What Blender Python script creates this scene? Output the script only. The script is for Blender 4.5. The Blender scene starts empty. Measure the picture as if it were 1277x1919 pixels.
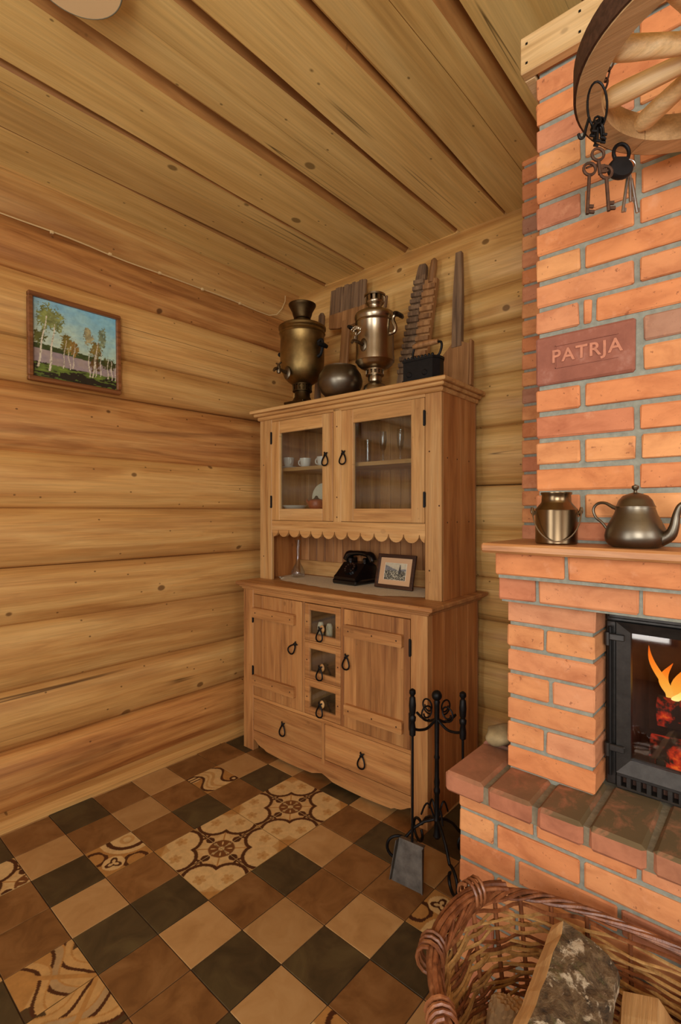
import bpy, bmesh, math, random
import numpy as np
from mathutils import Vector, Matrix, Euler

# ------------------------------------------------------------------ camera, world, light, exposure
F_PX, CY_PX, CAM_H, PSI = 946.0, 955.0, 1.442, math.radians(41.3)
scene = bpy.context.scene
col = scene.collection
cam_d = bpy.data.cameras.new('camera')
cam = bpy.data.objects.new('camera', cam_d)
col.objects.link(cam)
cam.location = (0, 0, CAM_H)
cam.rotation_euler = (math.radians(90), 0, PSI)
cam_d.sensor_fit = 'VERTICAL'
cam_d.sensor_height = 36.0
cam_d.lens = 36.0 * F_PX / 1919.0
cam_d.shift_y = (CY_PX - 959.5) / 1919.0
cam_d.clip_start = 0.05
scene.camera = cam

world = bpy.data.worlds.new('world')
scene.world = world
world.use_nodes = True
bg = world.node_tree.nodes['Background']
bg.inputs[0].default_value = (0.75, 0.85, 1.0, 1)
bg.inputs[1].default_value = 1.0

def area_light(name, loc, rot, sx, sy, power, color):
    d = bpy.data.lights.new(name, 'AREA')
    d.shape = 'RECTANGLE'; d.size = sx; d.size_y = sy
    d.energy = power; d.color = color
    o = bpy.data.objects.new(name, d); col.objects.link(o)
    o.location = loc; o.rotation_euler = rot
    return o
R = math.radians
# daylight entering by the windows behind the camera and by the side window on the right
area_light('daylight_glazed_door', (-1.15, -1.68, 1.40), (R(90), 0, 0), 0.9, 2.1, 24, (1.0, 0.97, 0.92))
area_light('daylight_second_rear_window', (1.05, -1.68, 1.85), (R(90), 0, 0), 1.4, 1.25, 58, (1.0, 0.97, 0.92))
area_light('daylight_side_window', (2.52, 0.0, 1.85), (0, R(90), 0), 1.25, 1.3, 20, (1.0, 0.96, 0.9))

vs = scene.view_settings
vs.view_transform = 'Standard'
vs.look = 'None'
vs.exposure = 0.38
vs.gamma = 1.0
vs.use_curve_mapping = False

rng = random.Random(7)

# ------------------------------------------------------------------ helpers
def lin(r, g, b):
    f = lambda c: (c / 255 / 12.92) if c / 255 <= 0.04045 else ((c / 255 + 0.055) / 1.055) ** 2.4
    return (f(r), f(g), f(b))

def ray(u, v):
    x = (u - 638.5) / F_PX; z = -(v - CY_PX) / F_PX
    c, s = math.cos(PSI), math.sin(PSI)
    return Vector((x * c - s, x * s + c, z))
def at(u, v, axis, c):
    d = ray(u, v); i = 'XYZ'.index(axis)
    o = Vector((0, 0, CAM_H))
    return o + d * ((c - o[i]) / d[i])

class MB:
    """collects shapes; build() links them as one mesh object"""
    def __init__(self):
        self.v = []; self.f = []; self.m = []; self.mi = 0
    def add(self, vs, fs, M=None):
        n = len(self.v)
        for p in vs:
            p = Vector(p)
            self.v.append(tuple(M @ p) if M is not None else tuple(p))
        for f in fs:
            self.f.append(tuple(i + n for i in f)); self.m.append(self.mi)
        return self
    def box(self, x0, x1, y0, y1, z0, z1, b=0.0, M=None):
        c = ((x0 + x1) / 2, (y0 + y1) / 2, (z0 + z1) / 2)
        vs, fs = cbox_data(abs(x1 - x0), abs(y1 - y0), abs(z1 - z0), b)
        vs = [(p[0] + c[0], p[1] + c[1], p[2] + c[2]) for p in vs]
        return self.add(vs, fs, M)
    def prism(self, poly, axis, a0, a1, M=None):
        """poly: list of 2D points; extruded along axis from a0 to a1"""
        n = len(poly); vs = []
        for a in (a0, a1):
            for p, q in poly:
                vs.append({'X': (a, p, q), 'Y': (p, a, q), 'Z': (p, q, a)}[axis])
        fs = [tuple(range(n)), tuple(range(2 * n - 1, n - 1, -1))]
        for i in range(n):
            j = (i + 1) % n
            fs.append((i, i + n, j + n, j))
        return self.add(vs, fs, M)
    def tube(self, pts, r, sides=8, closed=False, M=None, cap=True):
        pts = [Vector(p) for p in pts]; n = len(pts)
        rs = list(r) if isinstance(r, (list, tuple)) else [r] * n
        if not closed and 3 <= n <= 12:          # Catmull-Rom refinement of short paths
            q, qr = [], []
            for i in range(n - 1):
                a, b, c, d = pts[max(i - 1, 0)], pts[i], pts[i + 1], pts[min(i + 2, n - 1)]
                for k in range(4):
                    t = k / 4
                    q.append(0.5 * ((2 * b) + (c - a) * t + (2 * a - 5 * b + 4 * c - d) * t * t + (3 * b - a - 3 * c + d) * t ** 3))
                    qr.append(rs[i] + (rs[i + 1] - rs[i]) * t)
            pts, rs = q + [pts[-1]], qr + [rs[-1]]; n = len(pts)
        vs = []; up = None
        for i, p in enumerate(pts):
            if closed: t = pts[(i + 1) % n] - pts[i - 1]
            else: t = pts[min(i + 1, n - 1)] - pts[max(i - 1, 0)]
            if t.length < 1e-9: t = Vector((0, 0, 1))
            t.normalize()
            if up is None:
                up = Vector((0, 0, 1)) if abs(t.z) < 0.9 else Vector((1, 0, 0))
            a = t.cross(up)
            if a.length < 1e-6: a = t.orthogonal()
            a.normalize(); b = a.cross(t).normalized(); up = b
            for k in range(sides):
                th = 2 * math.pi * k / sides
                vs.append(p + (a * math.cos(th) + b * math.sin(th)) * rs[i])
        fs = []
        m = n if closed else n - 1
        for i in range(m):
            j = (i + 1) % n
            for k in range(sides):
                l = (k + 1) % sides
                fs.append((i * sides + k, i * sides + l, j * sides + l, j * sides + k))
        if not closed and cap:
            fs.append(tuple(range(sides - 1, -1, -1)))
            fs.append(tuple((n - 1) * sides + k for k in range(sides)))
        return self.add(vs, fs, M)
    def lathe(self, prof, seg=28, M=None):
        """prof: (r,z) list; revolved about Z"""
        vs = []; fs = []
        n = len(prof)
        for r, z in prof:
            for k in range(seg):
                th = 2 * math.pi * k / seg
                vs.append((r * math.cos(th), r * math.sin(th), z))
        for i in range(n - 1):
            for k in range(seg):
                l = (k + 1) % seg
                fs.append((i * seg + k, i * seg + l, (i + 1) * seg + l, (i + 1) * seg + k))
        if prof[0][0] > 1e-4: fs.append(tuple(range(seg - 1, -1, -1)))
        if prof[-1][0] > 1e-4: fs.append(tuple((n - 1) * seg + k for k in range(seg)))
        return self.add(vs, fs, M)
    def ball(self, c, r, seg=12, rings=8, sc=(1, 1, 1), M=None):
        prof = [(max(1e-5, r * math.sin(math.pi * i / rings)), -r * math.cos(math.pi * i / rings)) for i in range(rings + 1)]
        T = Matrix.Translation(c) @ Matrix.Diagonal((*sc, 1))
        return self.lathe(prof, seg, (M @ T) if M is not None else T)
    def mesh(self, name, mats, smooth=False, angle=None):
        me = bpy.data.meshes.new(name)
        me.from_pydata(self.v, [], self.f)
        mats = mats if isinstance(mats, (list, tuple)) else [mats]
        for m in mats: me.materials.append(m)
        me.polygons.foreach_set('material_index', self.m)
        bm = bmesh.new(); bm.from_mesh(me)
        bmesh.ops.recalc_face_normals(bm, faces=bm.faces)
        if smooth:
            lim = R(angle or 40)
            for f in bm.faces: f.smooth = True
            for e in bm.edges:
                if len(e.link_faces) == 2 and e.calc_face_angle(0) > lim: e.smooth = False
        bm.to_mesh(me); bm.free(); me.update()
        return me
    def build(self, name, mats, parent=None, smooth=False, angle=None):
        return link(name, self.mesh(name, mats, smooth, angle), parent)

def link(name, me, parent=None, loc=None, rot=None):
    o = bpy.data.objects.new(name, me)
    col.objects.link(o)
    if parent is not None: o.parent = parent
    if loc is not None: o.location = loc
    if rot is not None: o.rotation_euler = rot
    return o

def cbox_data(sx, sy, sz, b):
    h = (sx / 2, sy / 2, sz / 2)
    b = min(b, 0.45 * min(sx, sy, sz))
    if b <= 0:
        vs = [(x, y, z) for x in (-h[0], h[0]) for y in (-h[1], h[1]) for z in (-h[2], h[2])]
        return vs, [(0, 1, 3, 2), (4, 6, 7, 5), (0, 4, 5, 1), (2, 3, 7, 6), (0, 2, 6, 4), (1, 5, 7, 3)]
    vs = []; idx = {}
    for sxn in (-1, 1):
        for syn in (-1, 1):
            for szn in (-1, 1):
                s = (sxn, syn, szn)
                for a in range(3):
                    idx[(s, a)] = len(vs)
                    vs.append(tuple(s[i] * (h[i] if i == a else h[i] - b) for i in range(3)))
    fs = []
    for a in range(3):
        o = [i for i in range(3) if i != a]
        for sg in (-1, 1):
            q = []
            for p, r in ((-1, -1), (1, -1), (1, 1), (-1, 1)):
                s = [0, 0, 0]; s[a] = sg; s[o[0]] = p; s[o[1]] = r
                q.append(idx[(tuple(s), a)])
            fs.append(tuple(q))
    for a in range(3):
        o = [i for i in range(3) if i != a]
        for p in (-1, 1):
            for r in (-1, 1):
                q = []
                s = [0, 0, 0]; s[o[0]] = p; s[o[1]] = r
                s[a] = -1; q.append(idx[(tuple(s), o[0])]); q.append(idx[(tuple(s), o[1])])
                s[a] = 1; q.append(idx[(tuple(s), o[1])]); q.append(idx[(tuple(s), o[0])])
                fs.append(tuple(q))
    for sxn in (-1, 1):
        for syn in (-1, 1):
            for szn in (-1, 1):
                s = (sxn, syn, szn); fs.append(tuple(idx[(s, a)] for a in range(3)))
    return vs, fs

def empty(name, loc=(0, 0, 0), rz=0.0, label=None, cat=None, group=None, parent=None):
    o = bpy.data.objects.new(name, None); col.objects.link(o)
    o.empty_display_size = 0.05
    o.location = loc; o.rotation_euler = (0, 0, rz)
    if parent is not None: o.parent = parent
    if label: tag(o, label, cat, group)
    return o
def tag(o, label=None, cat=None, group=None, kind=None):
    if label: o['label'] = label
    if cat: o['category'] = cat
    if group: o['group'] = group
    if kind: o['kind'] = kind
    return o

# ------------------------------------------------------------------ materials
def new_mat(name):
    m = bpy.data.materials.new(name); m.use_nodes = True
    nt = m.node_tree
    return m, nt, nt.nodes['Principled BSDF']
def N(nt, t, **kw):
    n = nt.nodes.new(t)
    for k, v in kw.items():
        if hasattr(n, k): setattr(n, k, v)
        else: n.inputs[k].default_value = v
    return n
def ramp(nt, fac, stops, interp='LINEAR'):
    r = nt.nodes.new('ShaderNodeValToRGB'); r.color_ramp.interpolation = interp
    e = r.color_ramp.elements
    while len(e) < len(stops): e.new(0.5)
    for i, (p, c) in enumerate(stops):
        e[i].position = p
        if not isinstance(c, (tuple, list)): c = (c, c, c)
        e[i].color = (*c[:3], 1)
    nt.links.new(fac, r.inputs[0])
    return r.outputs[0]
def mix(nt, a, b, fac, mode='MIX'):
    n = nt.nodes.new('ShaderNodeMix'); n.data_type = 'RGBA'; n.blend_type = mode
    for s, v in ((0, fac), (6, a), (7, b)):
        if hasattr(v, 'links'): nt.links.new(v, n.inputs[s])
        elif s == 0: n.inputs[0].default_value = v
        else: n.inputs[s].default_value = (*v[:3], 1)
    return n.outputs[2]
def math_n(nt, op, a, b=None):
    n = nt.nodes.new('ShaderNodeMath'); n.operation = op
    for i, v in enumerate((a, b)):
        if v is None: continue
        if hasattr(v, 'links'): nt.links.new(v, n.inputs[i])
        else: n.inputs[i].default_value = v
    return n.outputs[0]
def coords(nt, scale, rnd=True):
    tc = N(nt, 'ShaderNodeTexCoord'); vec = tc.outputs['Object']
    if rnd:
        oi = N(nt, 'ShaderNodeObjectInfo')
        cb = N(nt, 'ShaderNodeCombineXYZ')
        for i, k in enumerate((37.0, 53.0, 71.0)):
            nt.links.new(math_n(nt, 'MULTIPLY', oi.outputs['Random'], k), cb.inputs[i])
        va = N(nt, 'ShaderNodeVectorMath', operation='ADD')
        nt.links.new(vec, va.inputs[0]); nt.links.new(cb.outputs[0], va.inputs[1]); vec = va.outputs[0]
    mp = N(nt, 'ShaderNodeVectorMath', operation='MULTIPLY')
    nt.links.new(vec, mp.inputs[0]); mp.inputs[1].default_value = scale
    return mp.outputs[0]
def noise(nt, vec, scale=1.0, detail=4.0, rough=0.55, dist=0.0):
    n = N(nt, 'ShaderNodeTexNoise'); n.inputs['Scale'].default_value = scale
    n.inputs['Detail'].default_value = detail; n.inputs['Roughness'].default_value = rough
    n.inputs['Distortion'].default_value = dist
    nt.links.new(vec, n.inputs['Vector'])
    return n.outputs['Fac']
def bump(nt, bsdf, h, strength=0.2, dist=0.01):
    b = N(nt, 'ShaderNodeBump'); b.inputs['Strength'].default_value = strength; b.inputs['Distance'].default_value = dist
    nt.links.new(h, b.inputs['Height']); nt.links.new(b.outputs[0], bsdf.inputs['Normal'])

def wood(name, dark, mid, light, axis='Z', depth=None, along=1.2, across=14.0, rough=0.5, stain=0.5, stain_col=None,
         knots=0.0, tint=0.12, knot_density=2.0, bmp=0.15, crack=False):
    m, nt, bs = new_mat(name)
    a = 'XYZ'.index(axis)
    def sc(al, ac, dz=1.0):
        s = [ac, ac, ac]; s[a] = al
        if depth: s['XYZ'.index(depth)] = ac * dz
        return tuple(s)
    v1 = coords(nt, sc(along, across))
    n1 = noise(nt, v1, 1.0, 5, 0.6, 0.7)
    c = ramp(nt, n1, [(0.28, dark), (0.5, mid), (0.72, light)])
    v2 = coords(nt, sc(along * 0.55, across * 0.35))
    n2 = noise(nt, v2, 1.0, 4, 0.6, 0.8)
    st = ramp(nt, n2, [(0.52, 0.0), (0.72, 1.0)])
    c = mix(nt, c, stain_col or dark, math_n(nt, 'MULTIPLY', st, stain))
    v3 = coords(nt, sc(along * 3.0, across * 9))
    n3 = noise(nt, v3, 1.0, 3, 0.6)
    g = ramp(nt, n3, [(0.3, 0.80), (0.65, 1.08)])
    c = mix(nt, c, g, 0.8, 'MULTIPLY')
    h = n3
    if knots > 0:
        v4 = coords(nt, sc(knot_density, knot_density * 1.4))
        sx = N(nt, 'ShaderNodeSeparateXYZ'); nt.links.new(v4, sx.inputs[0])
        cb = N(nt, 'ShaderNodeCombineXYZ'); nt.links.new(sx.outputs[a], cb.inputs[0])
        nt.links.new(sx.outputs[[i for i in range(3) if i != a and i != 'XYZ'.index(depth)][0]], cb.inputs[1]); v4 = cb.outputs[0]
        vd = N(nt, 'ShaderNodeTexVoronoi'); vd.voronoi_dimensions = '2D'; vd.inputs['Scale'].default_value = 3.1
        nt.links.new(v4, vd.inputs['Vector'])
        sd = N(nt, 'ShaderNodeSeparateColor'); nt.links.new(vd.outputs['Color'], sd.inputs[0])
        dot = ramp(nt, vd.outputs['Distance'], [(0.022, 1.0), (0.04, 0.0)])
        c = mix(nt, c, tuple(x * 0.3 for x in dark), math_n(nt, 'MULTIPLY', math_n(nt, 'MULTIPLY', dot, math_n(nt, 'GREATER_THAN', sd.outputs[2], 0.62)), 0.8 * knots))
        vo = N(nt, 'ShaderNodeTexVoronoi'); vo.voronoi_dimensions = '2D'; vo.inputs['Scale'].default_value = 1.0
        nt.links.new(v4, vo.inputs['Vector'])
        sep = N(nt, 'ShaderNodeSeparateColor'); nt.links.new(vo.outputs['Color'], sep.inputs[0])
        size = math_n(nt, 'MULTIPLY', sep.outputs[0], 0.040)
        d = math_n(nt, 'SUBTRACT', vo.outputs['Distance'], size)
        gate = math_n(nt, 'GREATER_THAN', sep.outputs[1], 0.35)
        halo = ramp(nt, d, [(0.0, 1.0), (0.13, 0.0)])
        core = ramp(nt, d, [(0.0, 1.0), (0.014, 0.0)])
        c = mix(nt, c, light, math_n(nt, 'MULTIPLY', math_n(nt, 'MULTIPLY', halo, gate), 0.35 * knots))
        c = mix(nt, c, tuple(x * 0.35 for x in dark), math_n(nt, 'MULTIPLY', math_n(nt, 'MULTIPLY', core, gate), 0.85 * knots))
    if crack:
        v5 = coords(nt, sc(0.12, 7.0, 0.0))
        n5 = noise(nt, v5, 1.0, 2, 0.4)
        ab = math_n(nt, 'ABSOLUTE', math_n(nt, 'SUBTRACT', n5, 0.42))
        ck = ramp(nt, ab, [(0.0, 1.0), (0.0035, 0.0)])
        v6 = coords(nt, sc(0.9, 2.0)); g6 = ramp(nt, noise(nt, v6, 1, 2), [(0.5, 0.0), (0.56, 1.0)])
        c = mix(nt, c, tuple(x * 0.25 for x in dark), math_n(nt, 'MULTIPLY', ck, g6))
    if tint > 0:
        oi = N(nt, 'ShaderNodeObjectInfo')
        t = ramp(nt, oi.outputs['Random'], [(0.0, (1 - tint, 1 - tint * 1.2, 1 - tint * 1.4)), (0.5, (1, 1, 1)), (1.0, (1 + tint, 1 + tint * 0.9, 1 + tint * 0.7))])
        c = mix(nt, c, t, 1.0, 'MULTIPLY')
    nt.links.new(c, bs.inputs['Base Color'])
    bs.inputs['Roughness'].default_value = rough
    bump(nt, bs, h, bmp, 0.004)
    return m

def plain(name, c, rough=0.6, metal=0.0, spec=0.5, var=0.0, scale=30.0, bmp=0.0, coat=0.0):
    m, nt, bs = new_mat(name)
    bs.inputs['Roughness'].default_value = rough; bs.inputs['Metallic'].default_value = metal
    bs.inputs['Specular IOR Level'].default_value = spec
    bs.inputs['Coat Weight'].default_value = coat
    if var > 0:
        v = coords(nt, (scale, scale, scale)); n = noise(nt, v, 1.0, 5, 0.6)
        cc = ramp(nt, n, [(0.3, tuple(x * (1 - var) for x in c)), (0.7, tuple(min(1, x * (1 + var)) for x in c))])
        nt.links.new(cc, bs.inputs['Base Color'])
        if bmp: bump(nt, bs, n, bmp, 0.004)
    else:
        bs.inputs['Base Color'].default_value = (*c, 1)
    return m

def attr_mat(name, rough=0.5, spec=0.4, bmp=0.0):
    m, nt, bs = new_mat(name)
    a = N(nt, 'ShaderNodeAttribute'); a.attribute_name = 'Col'
    v = coords(nt, (40, 40, 40)); n = noise(nt, v, 1.0, 4, 0.6)
    g = ramp(nt, n, [(0.3, 0.85), (0.7, 1.1)])
    c = mix(nt, a.outputs['Color'], g, 1.0, 'MULTIPLY')
    nt.links.new(c, bs.inputs['Base Color'])
    bs.inputs['Roughness'].default_value = rough; bs.inputs['Specular IOR Level'].default_value = spec
    return m

def glass_mat(name, tintc=(0.9, 0.93, 0.92), refl=0.10, fres=0.8):
    m = bpy.data.materials.new(name); m.use_nodes = True; nt = m.node_tree
    for n in list(nt.nodes): nt.nodes.remove(n)
    out = N(nt, 'ShaderNodeOutputMaterial'); tr = N(nt, 'ShaderNodeBsdfTransparent'); gl = N(nt, 'ShaderNodeBsdfGlossy')
    tr.inputs[0].default_value = (*tintc, 1); gl.inputs['Roughness'].default_value = 0.03
    lw = N(nt, 'ShaderNodeLayerWeight'); lw.inputs[0].default_value = 0.25
    f = math_n(nt, 'ADD', math_n(nt, 'MULTIPLY', lw.outputs['Fresnel'], fres), refl * 0.5)
    mx = N(nt, 'ShaderNodeMixShader')
    nt.links.new(f, mx.inputs[0]); nt.links.new(tr.outputs[0], mx.inputs[1]); nt.links.new(gl.outputs[0], mx.inputs[2])
    nt.links.new(mx.outputs[0], out.inputs[0])
    return m

def brick_mat(name):
    m, nt, bs = new_mat(name)
    oi = N(nt, 'ShaderNodeObjectInfo')
    base = ramp(nt, oi.outputs['Random'], [(0.0, lin(212, 142, 90)), (0.25, lin(218, 154, 98)), (0.45, lin(206, 132, 84)), (0.62, lin(212, 136, 82)), (0.8, lin(208, 146, 108)), (0.93, lin(194, 120, 82)), (1.0, lin(168, 124, 98))])
    v = coords(nt, (9, 9, 16)); n = noise(nt, v, 1.0, 5, 0.6, 0.4)
    c = mix(nt, base, ramp(nt, n, [(0.28, (0.74, 0.64, 0.60)), (0.52, (1, 1, 1)), (0.74, (1.14, 1.18, 1.2))]), 1.0, 'MULTIPLY')
    v2 = coords(nt, (60, 60, 60)); n2 = noise(nt, v2, 1.0, 3, 0.7)
    pits = ramp(nt, n2, [(0.30, 1.0), (0.36, 0.0)])
    c = mix(nt, c, lin(120, 62, 40), math_n(nt, 'MULTIPLY', pits, 0.6))
    v3 = coords(nt, (22, 22, 22)); n3 = noise(nt, v3, 1.0, 4, 0.6)
    pale = ramp(nt, n3, [(0.60, 0.0), (0.76, 0.45)])
    c = mix(nt, c, lin(225, 165, 125), pale)
    nt.links.new(c, bs.inputs['Base Color']); bs.inputs['Roughness'].default_value = 0.85
    bump(nt, bs, n2, 0.25, 0.003)
    return m

M = {}
M['log'] = wood('log_pine', lin(176, 122, 64), lin(206, 158, 92), lin(222, 181, 114), 'Y', 'X', 0.7, 13, 0.45, 0.6, lin(150, 94, 46), knots=1.0, tint=0.10, knot_density=1.9, crack=True)
M['log_back'] = wood('log_pine_back', lin(178, 128, 68), lin(210, 166, 98), lin(228, 190, 124), 'X', 'Y', 0.7, 12, 0.36, 0.5, lin(158, 100, 48), knots=1.0, tint=0.08, knot_density=1.9, crack=True)
M['log_red'] = wood('log_reddish', lin(146, 88, 42), lin(194, 136, 74), lin(214, 164, 98), 'Y', 'X', 0.9, 16, 0.48, 0.9, lin(112, 60, 28), knots=1.0, tint=0.06, knot_density=1.9)
M['wane'] = wood('ceiling_waney_edge', lin(136, 88, 42), lin(172, 122, 66), lin(196, 152, 90), 'Y', 'Z', 1.2, 10, 0.5, 0.7, lin(96, 58, 26), knots=0.4, tint=0.05)
M['ceil'] = wood('ceiling_pine', lin(202, 164, 94), lin(222, 188, 116), lin(230, 200, 130), 'Y', 'Z', 0.8, 11, 0.45, 0.4, lin(164, 118, 60), knots=1.0, tint=0.08, knot_density=1.6, crack=True)
CD, CM, CL = lin(160, 112, 62), lin(198, 151, 92), lin(214, 174, 116)
M['cab_z'] = wood('cabinet_wood_upright', CD, CM, CL, 'Z', 'Y', 1.4, 16, 0.5, 0.45, lin(160, 96, 52), knots=0.35, tint=0.12, knot_density=2.4)
M['cab_x'] = wood('cabinet_wood_level', CD, CM, CL, 'X', 'Y', 1.4, 16, 0.5, 0.45, lin(160, 96, 52), knots=0.25, tint=0.12, knot_density=2.4)
LD, LM, LL = lin(134, 86, 46), lin(182, 128, 74), lin(200, 150, 92)
M['low_z'] = wood('base_wood_upright', LD, LM, LL, 'Z', 'Y', 1.6, 18, 0.5, 0.5, lin(140, 82, 46), knots=0.4, tint=0.24, knot_density=2.4)
M['low_x'] = wood('base_wood_level', LD, LM, LL, 'X', 'Y', 1.6, 18, 0.5, 0.5, lin(150, 84, 46), knots=0.3, tint=0.14, knot_density=2.4)
M['side_y'] = wood('side_wood', lin(150, 88, 42), lin(188, 124, 66), lin(204, 144, 84), 'Z', 'X', 1.4, 16, 0.5, 0.5, None, knots=0.4, tint=0.08)
M['back_b'] = wood('back_board_wood', lin(120, 76, 42), lin(170, 118, 70), lin(190, 140, 90), 'Z', 'Y', 1.4, 16, 0.6, 0.5, None, knots=0.2, tint=0.2)
M['inner'] = wood('cupboard_inner_wood', lin(110, 74, 44), lin(150, 106, 66), lin(170, 124, 80), 'Z', 'Y', 1.4, 14, 0.6, 0.5, None, tint=0.12)
M['oldwood'] = wood('weathered_wood', lin(78, 58, 40), lin(126, 98, 70), lin(156, 126, 92), 'Z', 'Y', 2.0, 40, 0.7, 0.6, lin(66, 50, 36), tint=0.1, bmp=0.4)
M['peel'] = wood('peel_wood', lin(116, 78, 42), lin(158, 112, 66), lin(180, 134, 84), 'Z', 'Y', 1.6, 30, 0.6, 0.4, lin(84, 60, 40), tint=0.1)
M['shelf'] = wood('oak_shelf', lin(140, 88, 48), lin(190, 132, 80), lin(214, 160, 108), 'X', 'Y', 2.0, 26, 0.4, 0.5, None, tint=0.0)
M['board'] = wood('pale_board', lin(196, 156, 100), lin(224, 190, 136), lin(236, 208, 160), 'X', 'Y', 1.2, 16, 0.5, 0.3, None, knots=0.5, tint=0.05)
M['wheel'] = wood('wheel_ash', lin(150, 116, 76), lin(184, 148, 102), lin(204, 168, 122), 'X', None, 3, 30, 0.5, 0.3, None, tint=0.08)
M['spoke'] = wood('spoke_wood', lin(206, 162, 104), lin(228, 192, 138), lin(240, 212, 164), 'X', None, 3, 30, 0.5, 0.2, None, tint=0.05)
M['frame_wood'] = wood('frame_wood', lin(92, 52, 24), lin(128, 78, 40), lin(150, 98, 56), 'Y', None, 2, 50, 0.4, 0.3, None, tint=0.1)
M['dark_frame'] = wood('dark_frame_wood', lin(40, 24, 16), lin(60, 36, 24), lin(78, 48, 34), 'X', None, 2, 50, 0.35, 0.3, None, tint=0.05)
M['split'] = wood('split_firewood', lin(190, 148, 96), lin(218, 180, 124), lin(232, 200, 148), 'Y', None, 2.0, 24, 0.7, 0.3, None, tint=0.08, bmp=0.4)
M['brick'] = brick_mat('orange_brick')
M['mortar'] = plain('grey_mortar', lin(140, 142, 128), 0.95, var=0.18, scale=60, bmp=0.5)
M['grout'] = plain('brown_grout', lin(62, 40, 22), 0.9, var=0.2, scale=60)
M['iron'] = plain('black_iron', lin(26, 24, 23), 0.5, 0.7, var=0.3, scale=60, bmp=0.2)
M['cast'] = plain('cast_iron', lin(66, 63, 60), 0.42, 0.75, var=0.2, scale=40, bmp=0.1)
M['castdark'] = plain('sooty_iron', lin(22, 20, 19), 0.6, 0.5, var=0.3, scale=40)
M['rust'] = plain('rusty_iron', lin(84, 58, 42), 0.7, 0.6, var=0.35, scale=90, bmp=0.3)
M['steel'] = plain('bright_steel', lin(170, 166, 160), 0.35, 1.0, var=0.1, scale=90)
M['shovel'] = plain('worn_steel', lin(104, 98, 90), 0.55, 0.8, var=0.35, scale=25, bmp=0.2)
M['brass'] = plain('tarnished_brass', lin(132, 108, 66), 0.42, 1.0, var=0.38, scale=11, bmp=0.06)
M['brassdark'] = plain('dark_brass', lin(74, 58, 36), 0.45, 1.0, var=0.3, scale=25)
M['nickel'] = plain('old_nickel', lin(166, 152, 128), 0.28, 1.0, var=0.16, scale=8, bmp=0.04)
M['nickeldark'] = plain('tarnished_nickel', lin(108, 96, 78), 0.4, 1.0, var=0.25, scale=20)
M['pewter'] = plain('grey_pewter', lin(118, 110, 96), 0.38, 1.0, var=0.2, scale=10, bmp=0.05)
M['copper'] = plain('brown_brass', lin(124, 104, 78), 0.28, 1.0, var=0.1, scale=10)
M['bakelite'] = plain('black_bakelite', lin(12, 11, 12), 0.18, 0.0, 0.6)
M['white'] = plain('white_porcelain', lin(226, 222, 212), 0.25, 0.0, 0.5)
M['cream'] = plain('cream_lace', lin(232, 218, 188), 0.9, var=0.12, scale=120, bmp=0.5)
M['clay'] = plain('red_clay', lin(170, 74, 40), 0.4, var=0.2, scale=20)
M['ironblack'] = plain('flat_iron_black', lin(30, 30, 30), 0.5, 0.6, var=0.25, scale=40)
M['stone'] = plain('mossy_stone', lin(150, 132, 94), 0.85, var=0.35, scale=16, bmp=0.5)
M['paper'] = plain('brown_paper', lin(178, 142, 98), 0.8, var=0.12, scale=14)
M['cable'] = plain('cable_cover', lin(214, 184, 130), 0.5)
M['glass'] = glass_mat('window_glass')
M['stoveglass'] = glass_mat('stove_glass', (0.88, 0.84, 0.80), 0.16)
M['clear'] = glass_mat('drinking_glass', (0.93, 0.94, 0.92), 0.10, 0.32)
M['hearthtop'] = None
def hearth_brick_mat(name):
    m, nt, bs = new_mat(name)
    oi = N(nt, 'ShaderNodeObjectInfo')
    base = ramp(nt, oi.outputs['Random'], [(0.0, lin(168, 112, 80)), (0.5, lin(178, 112, 80)), (1.0, lin(170, 118, 98))])
    v = coords(nt, (14, 14, 14)); n = noise(nt, v, 1.0, 5, 0.6, 0.4)
    c = mix(nt, base, ramp(nt, n, [(0.3, (0.7, 0.66, 0.64)), (0.55, (1, 1, 1)), (0.78, (1.2, 1.22, 1.22))]), 1.0, 'MULTIPLY')
    tc = N(nt, 'ShaderNodeTexCoord')          # soot and lichen spilled on the slab, densest before the stove door
    sp = N(nt, 'ShaderNodeSeparateXYZ'); nt.links.new(tc.outputs['Normal'], sp.inputs[0])
    gm = N(nt, 'ShaderNodeNewGeometry')
    sg = N(nt, 'ShaderNodeSeparateXYZ'); nt.links.new(gm.outputs['Position'], sg.inputs[0])
    up = math_n(nt, 'GREATER_THAN', sp.outputs[2], 0.5)
    xr = ramp(nt, math_n(nt, 'ADD', sg.outputs[0], 1.0), [(0.2, 0.1), (0.6, 1.0)])
    n2 = noise(nt, coords(nt, (9, 9, 9), False), 1.0, 5, 0.7, 0.5)
    f = math_n(nt, 'MULTIPLY', math_n(nt, 'MULTIPLY', up, xr), ramp(nt, n2, [(0.30, 0.0), (0.5, 0.92)]))
    c = mix(nt, c, lin(92, 80, 50), f)
    nt.links.new(c, bs.inputs['Base Color']); bs.inputs['Roughness'].default_value = 0.85
    bump(nt, bs, n, 0.4, 0.004)
    return m
M['hearthtop'] = hearth_brick_mat('worn_hearth_brick')

def stamped_mat(name):
    m, nt, bs = new_mat(name)
    n = noise(nt, coords(nt, (16, 16, 16)), 1.0, 5, 0.65)
    c = ramp(nt, n, [(0.3, lin(134, 80, 62)), (0.55, lin(150, 92, 72)), (0.75, lin(172, 122, 104))])
    nt.links.new(c, bs.inputs['Base Color']); bs.inputs['Roughness'].default_value = 0.85
    bump(nt, bs, n, 0.3, 0.004)
    return m
M['stamped'] = stamped_mat('dark_red_brick')

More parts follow.
